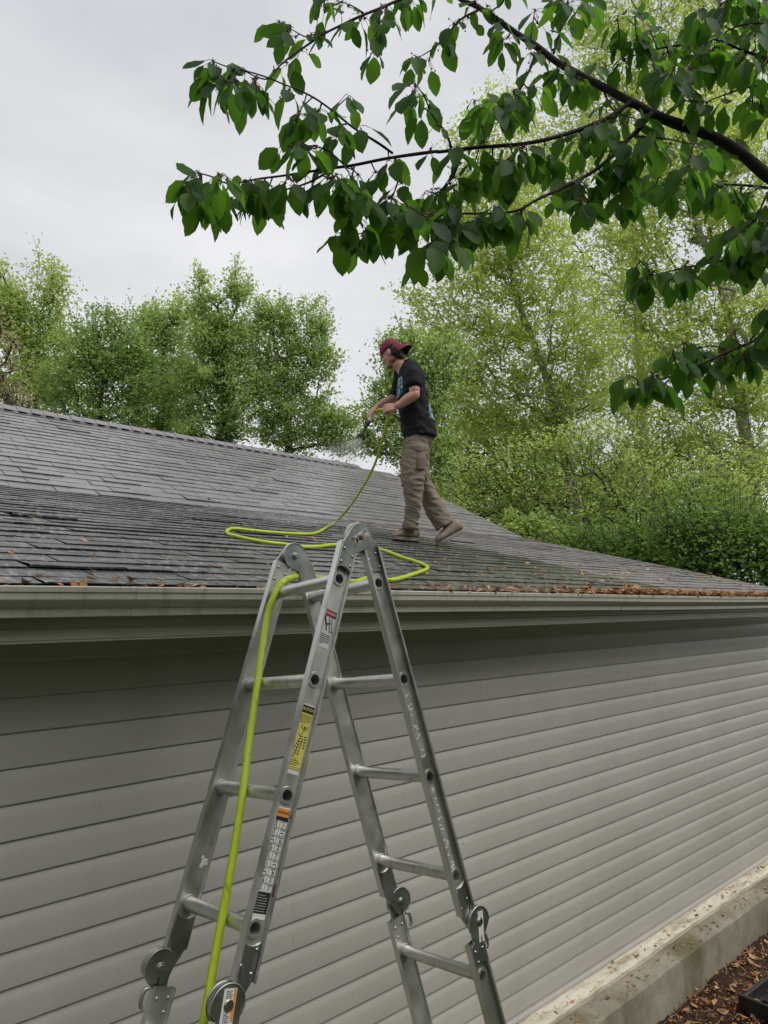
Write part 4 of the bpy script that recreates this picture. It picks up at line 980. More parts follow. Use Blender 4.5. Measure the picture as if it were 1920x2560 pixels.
for k in range(7):
    a = 2 * math.pi * k / 7; r = (u1 * math.cos(a) + u2 * math.sin(a)); mb = MB()
    mb.tube(catmull([D_ + r * .012, D_ + dn * .022 + r * .028, D_ + dn * .050 + r * .032], 3), [.004, .0055, .0065, .0065, .006, .005, .004], n=7); mb.build('tine', M_NOZ, nz, smooth=True)
tw_ = NT('water'); wd_ = tw_.bsdf((.93, .95, .96), .25, 0, None, .5, Subsurface_Weight=.0); M_WAT = tw_.done(wd_)
rs = np.random.RandomState(9); O_, I_ = D_ + dn * .05, np.array([(0, 0, 1), (1, 0, 0), (0, 1, 0), (-1, 0, 0), (0, -1, 0), (0, 0, -1)], float)
OF = np.array([(0, 1, 2), (0, 2, 3), (0, 3, 4), (0, 4, 1), (5, 2, 1), (5, 3, 2), (5, 4, 3), (5, 1, 4)])
cen, dirs, lens, rad = [], [], [], []
tgt0 = on_roof(752, 1308)
for i in range(8000):
    t = rs.uniform(0, 1) ** 1.0; g_ = rs.normal(0, 1, 3); tg = tgt0 + V(g_[0] * .50, g_[1] * .28, 0); tg[2] = roof_z(tg[1])
    p = O_ * (1 - t) + tg * t + ZU * (.30 * t * (1 - t) * 1.1); v = nrm(tg - O_ + ZU * .33 * (1 - 2 * t)); cen.append(p + rs.normal(0, .004, 3)); dirs.append(v)
    lens.append(rs.uniform(.003, .014)); rad.append(rs.uniform(.0003, .0008))
for i in range(14000):                                       # droplets thrown up where the jet lands
    x = tgt0 + V(rs.normal(.05, .40), rs.normal(-.02, .15), 0); h = abs(rs.normal(0, .04)); x[2] = roof_z(x[1]) + .006 + h
    cen.append(x); dirs.append(nrm(rs.normal(size=3) + ZU)); lens.append(rs.uniform(.0006, .002)); rad.append(rs.uniform(.0004, .0010))
cen, dirs, lens, rad = map(np.array, (cen, dirs, lens, rad))
a1 = np.cross(dirs, V(.3, .5, .2)); a1 /= np.linalg.norm(a1, axis=1)[:, None]; a2 = np.cross(dirs, a1)
VV = cen[:, None] + a1[:, None] * (I_[:, 0] * 1)[None, :, None] * rad[:, None, None] + a2[:, None] * I_[:, 1][None, :, None] * rad[:, None, None] + dirs[:, None] * I_[:, 2][None, :, None] * lens[:, None, None]
spray = raw('water_spray', VV.reshape(-1, 3), (np.arange(len(cen))[:, None, None] * 6 + OF).reshape(-1, 3), M_WAT, smooth=True)
tag(spray, 'fine jet of water drops spraying from the nozzle onto the shingles', 'water spray', kind='stuff')

# ================================================================== TREES BEYOND THE HOUSE
def bark(name, a, b, sc=14): return simple(name, a, b, .9, scale=sc, bump=.02, bscale=40, spec=.15, stretch=(1, 1, .3))
M_BDARK = bark('dark_bark', (.05, .042, .034), (.09, .077, .06)); M_BPALE = bark('pale_bark', (.22, .205, .17), (.36, .34, .29)); M_BMID = bark('grey_bark', (.075, .066, .052), (.13, .115, .092))
LG_MID = leafmat('leaf_mid_green', [(.25, .35, .12), (.32, .42, .165), (.38, .48, .21)], (1.7, 1.65, 1.25), .58, .5)
LG_DEEP = leafmat('leaf_deep_green', [(.19, .29, .09), (.24, .35, .12), (.31, .41, .165)], (1.7, 1.65, 1.2), .58, .5)
LG_YEL = leafmat('leaf_yellow_green', [(.37, .455, .11), (.44, .515, .15), (.49, .545, .20)], (1.55, 1.6, 1.2), .56, .55)
LG_PALE = leafmat('leaf_pale_green', [(.30, .40, .12), (.37, .46, .16), (.44, .51, .22)], (1.6, 1.6, 1.2), .56, .55)
LG_BUD = leafmat('leaf_bronze_bud', [(.42, .37, .22), (.46, .43, .25), (.40, .42, .20)], (1.45, 1.4, 1.2), .5, .6)
LG_DARK = leafmat('leaf_dark_ivy', [(.06, .12, .034), (.085, .165, .045), (.12, .22, .06)], (1.7, 1.7, 1.0), .48, .45)
LG_SHRUB = leafmat('leaf_shrub', [(.10, .19, .05), (.145, .245, .068), (.22, .32, .10)], (1.7, 1.65, 1.1), .5, .5)
def img_lobes(lobes, d, seed, depth=.9, dens=1.0):
    rs = np.random.RandomState(seed); out = []
    for lb in lobes:
        x, y, rx, ry = lb[:4]; dd = d + (lb[4] if len(lb) > 4 else 0); n = int(dens * rx * ry / 95.0) + 3; rm = (rx + ry) / 2 / FOC * d * depth
        g_ = rs.normal(size=(n, 3)); g_ /= np.linalg.norm(g_, axis=1)[:, None]; r = rs.uniform(.25, 1.0, n) ** (1 / 2.2); g_ *= r[:, None] * (1 + .22 * rs.normal(size=n))[:, None]
        for a in g_: out.append(at(x + a[0] * rx, y - a[1] * ry, dd + a[2] * rm))
    return np.array(out)
def skeleton(trunk, att, seed, droop=0.0, pen=.7):
    rs = np.random.RandomState(seed); N, par = [], []
    tr = catmull(trunk, 6)
    for i, p in enumerate(tr): N.append(p); par.append(i - 1)
    N = list(N); top = tr[-1]
    d0 = np.min(np.linalg.norm(att[:, None] - tr[None], axis=2), axis=1); order = np.argsort(d0); tips = []
    arr = np.zeros((len(tr) + len(att) * 5 + 10, 3)); arr[:len(tr)] = tr; cnt = len(tr); nmin = max(2, int(len(tr) * .25))
    for i in order:
        p = att[i]; dv = arr[nmin:cnt] - p; ds = np.linalg.norm(dv, axis=1) + pen * np.maximum(0, dv[:, 2] + .15)
        j = int(np.argmin(ds)) + nmin; q = arr[j]; L_ = np.linalg.norm(p - q); m = max(1, min(4, int(L_ / .35))); last = j
        side = rs.normal(0, .10, 3) * L_
        for k in range(1, m + 1):
            t = k / m; pt = q * (1 - t) + p * t + side * math.sin(math.pi * t) - ZU * L_ * .10 * math.sin(math.pi * t)
            arr[cnt] = pt; par.append(last); last = cnt; cnt += 1
        tips.append(last)
    return arr[:cnt], np.array(par), np.array(tips), len(tr)
def tubes(P, par, R, ns=5):
    idx = np.where(par >= 0)[0]; A, B = P[par[idx]], P[idx]; ra, rb = R[par[idx]], R[idx]; ra = np.minimum(ra, rb * 1.6 + .004)
    T = B - A; ln = np.linalg.norm(T, axis=1) + 1e-9; T = T / ln[:, None]; ref = np.where(np.abs(T[:, 2:3]) < .9, np.array([[0, 0, 1.]]), np.array([[1., 0, 0]])); u = np.cross(T, ref); u /= np.linalg.norm(u, axis=1)[:, None]; w = np.cross(T, u)
    th = np.arange(ns) * 2 * math.pi / ns; c, s = np.cos(th), np.sin(th); B2 = B + T * (rb * .3)[:, None]
    VA = A[:, None] + ra[:, None, None] * (c[None, :, None] * u[:, None] + s[None, :, None] * w[:, None]); VB = B2[:, None] + rb[:, None, None] * (c[None, :, None] * u[:, None] + s[None, :, None] * w[:, None])
    VV = np.concatenate([VA, VB], 1).reshape(-1, 3); k = np.arange(ns); k2 = (k + 1) % ns; q = np.stack([k, k2, ns + k2, ns + k], 1)
    F = (np.arange(len(idx))[:, None, None] * 2 * ns + q[None]).reshape(-1, 4); return VV, F
def leaves(C, size, seed, up=.5, jit=.24, wr=.62):
    rs = np.random.RandomState(seed); n = len(C); nn = rs.normal(size=(n, 3)); nn[:, 2] = np.abs(nn[:, 2]) + up; nn /= np.linalg.norm(nn, axis=1)[:, None]
    d = rs.normal(size=(n, 3)); d[:, 2] -= .35; d -= nn * (d * nn).sum(1)[:, None]; d /= np.linalg.norm(d, axis=1)[:, None]; s = np.cross(nn, d); L_ = (size * np.exp(rs.normal(0, jit, n)))[:, None]
    f = .18
    p0 = C - d * L_ * .5; p1 = C + s * L_ * wr * .5 + nn * L_ * f - d * L_ * .05; p2 = C + d * L_ * .5 - nn * L_ * .05; p3 = C - s * L_ * wr * .5 + nn * L_ * f - d * L_ * .05
    VV = np.stack([p0, p1, p2, p3], 1).reshape(-1, 3); b = np.arange(n)[:, None] * 4; F = np.concatenate([b + np.array([0, 1, 2]), b + np.array([0, 2, 3])]); return VV, F
def tree(name, label, cat, base, trunk, att, lmat, bmat, lsize, nl, rad, spread, seed, group='trees beyond the house', rmin=.006, up=.5, pen=.7, extra=None, expo=.5, spike=.45):
    P, par, tips, nt_ = skeleton([base] + trunk, att, seed, pen=pen); n = len(P); cntd = np.zeros(n); cntd[tips] += 1
    for i in range(n - 1, 0, -1): cntd[par[i]] += cntd[i]
    tot = max(cntd[0], 1); R = np.maximum(rmin, rad * (np.maximum(cntd, .3) / tot) ** expo); R[:nt_] = np.maximum(R[:nt_], rad * np.linspace(1, .22, nt_))
    th = thing(name, base, label, cat, group)
    rs = np.random.RandomState(seed + 70); cen = np.median(P[tips], axis=0); sel = tips[rs.rand(len(tips)) < spike]; L_ = rs.uniform(.2, 1.0, len(sel)) ** 1.5 * spread * 3.8
    dv = P[sel] - cen; dv /= np.linalg.norm(dv, axis=1)[:, None] + 1e-6; dv = dv * .7 + rs.normal(0, .3, dv.shape); dv[:, 2] += .75; dv /= np.linalg.norm(dv, axis=1)[:, None]
    newp = P[sel] + dv * L_[:, None]; tips2 = np.arange(len(P), len(P) + len(sel)); P = np.concatenate([P, newp]); par = np.concatenate([par, sel]); R = np.concatenate([R, np.full(len(sel), rmin * .7)])
    VV, F = tubes(P, par, R); o = raw('trunk', VV, F, bmat, th, smooth=True)
    rs = np.random.RandomState(seed + 50); tt_ = np.concatenate([tips, tips2]); A = P[tt_]; Pp = P[par[tt_]]; wgt = rs.gamma(2.4, 1.0, len(tt_)); wgt /= wgt.sum()
    k = rs.choice(len(tt_), nl, p=wgt); t = rs.uniform(-.1, 1.1, nl)[:, None]; C = Pp[k] * (1 - t) + A[k] * t + rs.normal(0, spread, (nl, 3)) * np.array([1, 1, .8]) * np.where(k < len(tips), 1.0, .45)[:, None]
    VV, F = leaves(C, lsize, seed + 9, up); raw('crown', VV, F, lmat, th, smooth=False)
    if extra: extra(th)
    return th
def gp(px, d): p = at(px, 1500, d); return V(p[0], p[1], ZG)
S = lambda *pts: [at(*p) for p in pts]
GL, GR = 'trees beyond the ridge', 'trees beyond the gable end'
tree('bronze_tree', 'thin tree with bronze buds at the left edge behind the ridge', 'tree', gp(70, 19), S((50, 1090, 19), (20, 1000, 19), (-30, 880, 19)), img_lobes([(-10, 850, 60, 90), (10, 960, 60, 70), (30, 1010, 60, 40), (-60, 800, 70, 90)], 19, 1, dens=.8), LG_BUD, M_BMID, .10, 1500, .13, .16, 1, GL)
tree('tall_maple', 'tall pale green tree left of the group, its crown rising in two lobes', 'tree', gp(95, 21), S((90, 1050, 21), (95, 900, 21), (100, 780, 21)), img_lobes([(45, 745, 45, 60), (110, 705, 42, 52), (150, 735, 40, 55), (-10, 720, 60, 90), (60, 820, 70, 60), (130, 830, 60, 60), (10, 800, 70, 60), (90, 900, 95, 60), (60, 980, 120, 70), (150, 970, 70, 70)], 21, 2, dens=1.0), LG_PALE, M_BDARK, .105, 15000, .11, .24, 2, GL)
tree('round_maple', 'dense deep green round tree second from the left behind the ridge', 'tree', gp(245, 18), S((248, 1100, 18), (255, 980, 18), (270, 880, 18)), img_lobes([(250, 815, 55, 40), (305, 830, 50, 45), (205, 870, 60, 60), (270, 890, 90, 60), (330, 900, 60, 70), (200, 950, 95, 60), (290, 970, 95, 60), (180, 1030, 90, 40), (270, 1050, 90, 40), (350, 1000, 50, 70)], 18, 3, dens=1.15), LG_DEEP, M_BDARK, .084, 17000, .09, .20, 3, GL)
tree('leafy_maple', 'green tree between the round tree and the twin-topped tall one', 'tree', gp(400, 20), S((400, 1120, 20), (405, 1000, 20), (410, 880, 20)), img_lobes([(420, 800, 45, 50), (455, 780, 38, 45), (380, 840, 50, 60), (430, 880, 70, 70), (400, 960, 70, 70), (380, 1040, 60, 60), (450, 980, 55, 80), (430, 1070, 60, 40)], 20, 4, dens=1.05), LG_MID, M_BDARK, .09, 15500, .09, .21, 4, GL)
def ivy(th):
    rs = np.random.RandomState(77); t = rs.uniform(0, 1, 1500); c = np.array([at(555 + 12 * math.sin(q * 5) , 1130 - 260 * q, 17.9) for q in t]); c += rs.normal(0, 1, (1500, 3)) * np.array([.15, .15, .1])
    VV, F = leaves(c, .10, 5, .3); raw('ivy', VV, F, LG_DARK, th)
tree('twin_topped_tree', 'tallest tree of the group with two narrow tops and ivy on its trunk', 'tree', gp(560, 18), S((558, 1120, 18), (556, 980, 18), (548, 840, 18), (545, 760, 18)), img_lobes([(507, 705, 16, 32), (512, 745, 24, 32), (585, 705, 17, 32), (592, 745, 26, 34), (615, 730, 14, 22), (500, 790, 30, 30), (550, 800, 52, 36), (530, 850, 70, 40), (590, 860, 45, 50), (520, 920, 70, 55), (590, 950, 50, 55), (480, 985, 55, 55), (500, 1060, 60, 55), (590, 1040, 55, 60)], 18, 5, dens=1.25), LG_MID, M_BDARK, .084, 19000, .11, .17, 5, GL, extra=ivy)
tree('broad_maple', 'broad green tree with several spires at the right end of the group', 'tree', gp(720, 18.5), S((722, 1130, 18.5), (715, 1000, 18.5), (718, 880, 18.5)), img_lobes([(655, 790, 24, 34), (690, 785, 24, 34), (722, 790, 20, 30), (745, 800, 18, 28), (785, 790, 24, 40), (800, 830, 24, 40), (650, 850, 45, 50), (715, 850, 55, 45), (780, 880, 45, 50), (650, 930, 50, 60), (720, 940, 65, 60), (800, 930, 36, 50), (660, 1020, 60, 55), (740, 1030, 60, 50), (810, 1030, 35, 50), (835, 1065, 36, 34), (870, 1045, 26, 36), (790, 1100, 70, 30), (690, 1090, 70, 34), (850, 1110, 45, 24)], 18.5, 6, dens=1.25), LG_MID, M_BDARK, .084, 24000, .11, .17, 6, GL)
# right of the gable end
tree('near_maple', 'bushy bright green tree behind the man', 'tree', gp(1040, 14), S((1050, 1300, 14), (1045, 1150, 14), (1040, 1000, 14)), img_lobes([(985, 870, 36, 36), (1030, 850, 45, 40), (960, 960, 38, 50), (1020, 950, 60, 60), (935, 1030, 32, 36), (1000, 1050, 70, 50), (925, 1105, 50, 28), (1000, 1130, 80, 40), (1085, 1000, 60, 80), (1080, 1120, 70, 60), (1110, 900, 60, 60), (1060, 1220, 80, 60)], 14, 11, dens=1.15), LG_MID, M_BMID, .074, 17000, .13, .13, 11, GR)
tree('leaning_sycamore', 'sparse yellow-green tree with a pale trunk leaning to the left', 'tree', gp(1500, 17), S((1480, 1420, 17), (1435, 1230, 17), (1405, 1100, 17), (1370, 960, 17), (1335, 860, 17), (1290, 740, 17), (1268, 620, 17)), img_lobes([(1075, 745, 60, 45), (1120, 800, 80, 60), (1080, 860, 70, 50), (1180, 700, 80, 80), (1250, 620, 100, 90), (1180, 560, 70, 80), (1330, 560, 110, 90), (1250, 780, 110, 80), (1380, 700, 110, 100), (1180, 900, 100, 70), (1300, 900, 110, 80), (1450, 850, 100, 90), (1230, 1000, 110, 70), (1400, 1000, 110, 80), (1200, 480, 60, 70), (1280, 430, 90, 80), (1180, 350, 50, 70), (1260, 300, 80, 80), (1130, 980, 90, 70), (1230, 1080, 110, 60), (1350, 1090, 110, 60), (1460, 960, 90, 80)], 17, 12, dens=.85), LG_YEL, M_BPALE, .088, 40000, .13, .20, 12, GR, expo=.48)
tree('tall_sycamore', 'big pale-barked tree at the right edge with a forked trunk', 'tree', gp(1925, 15), S((1915, 1440, 15), (1885, 1240, 15), (1850, 1000, 15), (1830, 860, 15), (1800, 700, 15), (1740, 560, 15), (1700, 430, 15)), img_lobes([(1600, 560, 110, 100), (1750, 480, 110, 110), (1880, 560, 90, 120), (1600, 720, 110, 90), (1750, 760, 110, 90), (1900, 780, 90, 110), (1650, 880, 110, 80), (1800, 950, 110, 90), (1930, 980, 80, 100), (1600, 1020, 110, 80), (1720, 1080, 110, 80), (1850, 1130, 100, 80), (1600, 400, 120, 90), (1750, 320, 130, 100), (1900, 350, 100, 120), (1560, 1150, 100, 70), (1950, 1200, 70, 90)], 15, 13, dens=.8), LG_YEL, M_BPALE, .083, 41000, .15, .19, 13, GR, expo=.5)
tree('back_sycamore', 'tall far tree with pale new leaves above the cherry branches', 'tree', gp(1620, 24), S((1620, 1300, 24), (1600, 900, 24), (1580, 500, 24), (1560, 250, 24)), img_lobes([(1500, 60, 90, 90), (1580, 120, 110, 110), (1690, 40, 110, 110), (1800, 130, 120, 120), (1900, 40, 90, 110), (1480, 230, 110, 90), (1620, 270, 110, 90), (1400, 350, 100, 80), (1330, 520, 100, 90), (1480, 420, 120, 90), (1500, 600, 110, 90), (1850, 250, 90, 90), (1560, -60, 120, 80), (1760, -80, 140, 80), (1450, 760, 110, 90), (1560, 880, 120, 90)], 24, 14, dens=.8), LG_YEL, M_BPALE, .12, 29000, .16, .26, 14, GR, expo=.5)
tree('spreading_hornbeam', 'small spreading tree with fanned dark limbs beyond the gable', 'tree', gp(1590, 12.5), S((1572, 1340, 12.5), (1540, 1240, 12.5), (1490, 1160, 12.5)), img_lobes([(1330, 1130, 80, 50), (1250, 1180, 80, 50), (1420, 1120, 90, 60), (1350, 1220, 100, 50), (1240, 1260, 90, 40), (1500, 1100, 80, 60), (1480, 1200, 90, 50), (1600, 1180, 80, 70), (1420, 1290, 80, 40), (1160, 1200, 60, 60), (1170, 1290, 60, 40), (1310, 1320, 50, 30), (1700, 1230, 90, 60), (1780, 1180, 80, 60), (1640, 1290, 90, 50), (1560, 1270, 90, 50), (1860, 1240, 70, 60), (1780, 1280, 80, 50)], 12.5, 15, dens=1.1), LG_PALE, M_BMID, .060, 16000, .06, .13, 15, GR, up=1.3)
tree('green_maple', 'fuller green tree low behind the shingles beyond the gable', 'tree', gp(1300, 20), S((1300, 1300, 20), (1290, 1180, 20), (1280, 1080, 20)), img_lobes([(1150, 1090, 80, 60), (1250, 1080, 90, 60), (1180, 1180, 80, 60), (1300, 1170, 100, 70), (1420, 1200, 100, 70), (1100, 1200, 60, 60), (1500, 1260, 90, 60), (1260, 1290, 60, 40)], 20, 16, dens=1.0), LG_DEEP, M_BMID, .12, 11000, .14, .2, 16, GR)
def shrub(name, label, lobes, d, lmat, ls, nl, seed, sp=.1):
    a = img_lobes(lobes, d, seed, dens=1.0); cx = np.mean([l[0] for l in lobes]); b = gp(cx, d)
    tree(name, label, 'shrub', b, [b + V(0, 0, .8), b + V(.05, .05, 1.6)], a, lmat, M_BDARK, ls, nl, .06, sp, seed, 'shrubs beyond the gable end', spike=.9, up=.9)
#S
shrub('dark_shrub', 'dark glossy green shrub in front of the pale trunk at the right', [(1440, 1375, 50, 30), (1520, 1370, 70, 36), (1600, 1400, 90, 50), (1500, 1420, 70, 40), (1640, 1365, 70, 50), (1700, 1420, 80, 50)], 11, LG_SHRUB, .066, 8500, 21, .22)
shrub('deep_shrub', 'deep green thicket shrub at the far right above the roof edge', [(1720, 1340, 80, 50), (1800, 1335, 80, 60), (1890, 1370, 70, 60), (1780, 1400, 90, 60), (1880, 1440, 80, 40), (1950, 1350, 60, 80)], 10, LG_SHRUB, .064, 10500, 22, .24)
shrub('low_shrub', 'low light green shrub peeping over the shingles beyond the gable', [(1340, 1330, 40, 26), (1400, 1350, 50, 30), (1290, 1315, 40, 22), (1470, 1385, 40, 22)], 12, LG_PALE, .08, 2600, 23)
for i, (x, d, h) in enumerate(((1330, 30, 1200), (1480, 31, 1180), (1640, 30, 1150), (1800, 30, 1130), (1160, 31, 1180))):
    tree('distant_tree', ['far dim tree showing through gaps left of the leaning trunk', 'far dim tree behind the small spreading tree', 'far dim tree between the two pale trunks', 'far dim tree behind the big right-hand trunk', 'far dim tree low behind the man'][i], 'tree', gp(x, d), S((x, 1300, d), (x + 10, h + 60, d)), img_lobes([(x - 50, h + 60, 80, 70), (x + 50, h + 50, 80, 80), (x, h + 140, 100, 80), (x - 60, h + 210, 80, 60), (x + 60, h + 210, 80, 60)], d, 40 + i, dens=.6), LG_DEEP, M_BDARK, .2, 4200, .2, .35, 40 + i, 'distant trees')
# unseen evergreens added behind the viewer to shut off low sky from the wall
def screen(x, y, src=None):
    b = V(x, y, ZG)
    if src is None:
        rs_ = np.random.RandomState(90); n = 420; h = rs_.uniform(.4, 7.6, n); r = 2.3 * (1 - h / 9.4) * np.sqrt(rs_.rand(n)) + .1; a = rs_.uniform(0, 6.283, n)
        att = b + np.stack([r * np.cos(a), r * np.sin(a), h], 1)
        return tree('sky_block_evergreen', 'unseen dense evergreen added across the yard to block low sky from the siding wall', 'tree', b, [b + V(0, 0, 3), b + V(.1, 0, 7.2)], att, LG_DARK, M_BDARK, .30, 6500, .2, .4, 91, 'sky-blocking evergreens added out of view')
    r = src.copy(); COL.objects.link(r); r.location = tuple(b)
    for ch in list(src.children):
        c = ch.copy(); COL.objects.link(c); c.parent = r
    return r
_s0 = screen(-6.5, -6.5)
for x, y in ((-3.2, -7.4), (.2, -7.0), (3.6, -7.6), (7.0, -7.2), (10.5, -7.6), (14, -7.3), (-9.5, -4.5), (-10.5, -.8)): screen(x, y, _s0)

# ================================================================== CHERRY TREE OVERHEAD
def fa(p): return (440 + p[0] / 2.242, p[1] / 2.242)
def fb(p): return (1100 + p[0] / 2.023, p[1] / 2.023)
def fc(p): return (1100 + p[0] / 2.023, 500 + p[1] / 2.023)
M_CBARK = simple('cherry_bark', (.018, .015, .014), (.042, .035, .031), .8, scale=25, bump=.004, bscale=70, spec=.3)
M_CLEAF = leafmat('cherry_leaf', [(.019, .054, .013), (.033, .084, .019), (.058, .122, .026), (.024, .066, .016), (.046, .104, .023)], (3.5, 3.5, 1.2), .60, .5, veins=True, spec=.22)
M_STAM = simple('withered_blossom', (.10, .045, .025), (.22, .12, .06), .85, scale=80)
crs = np.random.RandomState(23)
BR = []                                                   # (image polyline, depth start, depth end, radius start, radius end)
main = [(2080, 555), (1990, 485)] + [fb(p) for p in ((1659, 890), (1500, 760), (1350, 680), (1180, 620), (1070, 575), (1000, 533), (960, 520))]
BR.append((main, 2.05, 1.95, .021, .0115))
BR.append(([fb(p) for p in ((960, 520), (860, 590), (720, 650), (560, 700), (400, 730), (200, 745), (0, 768))] + [fa(p) for p in ((1450, 850), (1200, 885), (1000, 925), (880, 942), (750, 962), (600, 985), (480, 1000), (300, 1028), (200, 990), (130, 970))], 1.95, 1.72, .0068, .0016))
BR.append(([fb(p) for p in ((1000, 533), (935, 500), (850, 455), (720, 385), (600, 320), (480, 230), (380, 165), (260, 80), (180, 30), (110, 0))] + [(1120, -30), (1060, -90), (960, -150)], 1.97, 2.10, .0125, .006))
BR.append(([fb(p) for p in ((1070, 575), (1040, 610), (1000, 660), (940, 715), (870, 790), (800, 850), (720, 900), (600, 960), (490, 1010), (390, 1065), (250, 1080), (90, 1080), (0, 1090), (-60, 1080))], 1.95, 1.75, .0075, .0018))
BR.append(([(1120, -60), (1060, -20)] + [fa(p) for p in ((1240, 5), (1150, 45), (1060, 80), (950, 130), (830, 190), (740, 250), (640, 320), (580, 370), (520, 440), (450, 430), (380, 395))], 2.1, 1.85, .0052, .0016))
BR.append(([fa(p) for p in ((1215, 860), (1130, 800), (1000, 720), (900, 640), (800, 565), (700, 510), (610, 475), (500, 430), (380, 395), (290, 375), (210, 345))], 1.83, 1.80, .0036, .0014))
TW = [([(880, 945), (750, 1020), (600, 1065), (500, 1062)], fa), ([(1275, 920), (1230, 1060), (1190, 1170)], fa), ([(1600, 850), (1560, 980), (1480, 1080)], fa), ([(1545, 830), (1510, 740), (1440, 650), (1390, 540), (1340, 470)], fa), ([(1690, 60), (1590, 115), (1470, 250), (1350, 330)], fa), ([(1060, 80), (1000, 40), (930, 10)], fa), ([(1000, 925), (990, 980), (985, 1050)], fa), ([(940, 920), (860, 850), (790, 820)], fa), ([(830, 190), (740, 210), (640, 160)], fa), ([(1150, 45), (1130, 150), (1120, 280)], fa),
      ([(500, 260), (440, 380), (380, 490), (330, 540)], fb), ([(460, 200), (470, 120), (480, 50)], fb), ([(575, 270), (600, 180), (630, 100), (650, -20)], fb), ([(110, 770), (70, 870), (0, 970)], fb), ([(225, 740), (220, 680), (215, 640)], fb), ([(610, 700), (590, 760), (550, 800)], fb), ([(265, 745), (265, 820)], fb), ([(400, 735), (350, 800)], fb), ([(830, 470), (880, 560), (1000, 605)], fb), ([(860, 850), (930, 860)], fb), ([(720, 905), (700, 950)], fb),
      ([(1659, 950), (1500, 935), (1200, 935), (1090, 940)], fb), ([(1000, 690), (1130, 700), (1280, 730)], fb),
      ([(1659, 300), (1520, 250), (1400, 200), (1330, 230), (1250, 330)], fb), ([(1700, 120), (1560, 120), (1450, 160), (1380, 250)], fb), ([(1700, 420), (1560, 440), (1440, 480), (1330, 520)], fb), ([(1350, 230), (1200, 230), (1050, 260), (930, 300)], fb), ([(1180, 560), (1230, 480), (1280, 400), (1330, 260)], fb), ([(1400, 200), (1420, 90), (1460, -40)], fb),
      ([(1690, 960), (1659, 975), (1610, 1080), (1580, 1130), (1450, 1220), (1390, 1260)], fb), ([(1610, 1090), (1620, 1200), (1560, 1290)], fb),
      ([(1720, 240), (1600, 270), (1500, 295), (1350, 322), (1200, 352), (1060, 385)], fc), ([(1740, 640), (1659, 680), (1560, 725), (1450, 770), (1320, 830), (1200, 880), (1080, 920), (1000, 935)], fc), ([(1450, 770), (1400, 740), (1330, 745)], fc), ([(1560, 725), (1620, 640), (1690, 560)], fc)]
paths = []
def px_path(poly, d0, d1):
    p = catmull([(x, y, 0) for x, y in poly], 6)[:, :2]; k = np.linspace(0, 1, len(p)); return np.array([at(x, y, d0 + (d1 - d0) * t) for (x, y), t in zip(p, k)]), p
base = V(2.95, .25, ZG)
cherry = thing('cherry_tree', base, 'leafy cherry tree whose dark branches hang into the frame from the upper right', 'tree')
tb = MB()
allP = []
for poly, d0, d1, r0, r1 in BR:
    P3, p2 = px_path(poly, d0, d1); r = np.linspace(r0, r1, len(P3)); tb.tube(P3, r * (1 + .10 * np.array([vnoise(q * 1.0, 18, 4) for q in P3])), n=9); allP.append((P3, p2, r)); paths.append((P3, p2, r0))
def depth_near(x, y):
    best = None
    for P3, p2, r in allP:
        k = np.argmin((p2[:, 0] - x) ** 2 + (p2[:, 1] - y) ** 2); d = (p2[k, 0] - x) ** 2 + (p2[k, 1] - y) ** 2
        if best is None or d < best[0]: best = (d, P3[k] @ HF)
    return best[1]
for poly, fn in TW:
    q = [fn(p) for p in poly]; d0 = depth_near(*q[0]) if fn is not fc else 2.0; P3, p2 = px_path(q, d0, d0 + crs.uniform(-.12, .08)); L_ = np.linalg.norm(np.diff(P3, axis=0), axis=1).sum(); r0 = .0022 + .004 * min(1, L_ / .6)
    tb.tube(P3, np.linspace(r0, .0013, len(P3)), n=7); paths.append((P3, p2, r0))
# main limb back to a trunk standing right of the frame
mp_ = paths[0][0][0]; fork = V(2.9, .28, .15)
tb.tube(catmull([mp_ + (paths[0][0][0] - paths[0][0][1]) * -.0, mp_ * .55 + fork * .45 + V(0, 0, .05), fork, V(2.93, .26, -.8), V(2.95, .25, ZG - .1)], 6), np.concatenate([np.linspace(.022, .075, 12), np.linspace(.08, .13, 13)]), n=14)
for fn_end in ((1659, 300, fb, 2.0), (1690, 960, fb, 2.0), (1720, 240, fc, 2.0), (1740, 640, fc, 2.0)):
    x, y = fn_end[2](fn_end[:2]); e = at(x, y, depth_near(x, y) if fn_end[2] is fb else 2.0); tb.tube(catmull([e, e * .5 + fork * .5 + V(.05, 0, .08), fork + V(0, 0, .1)], 5), np.linspace(.006, .03, 11), n=8)
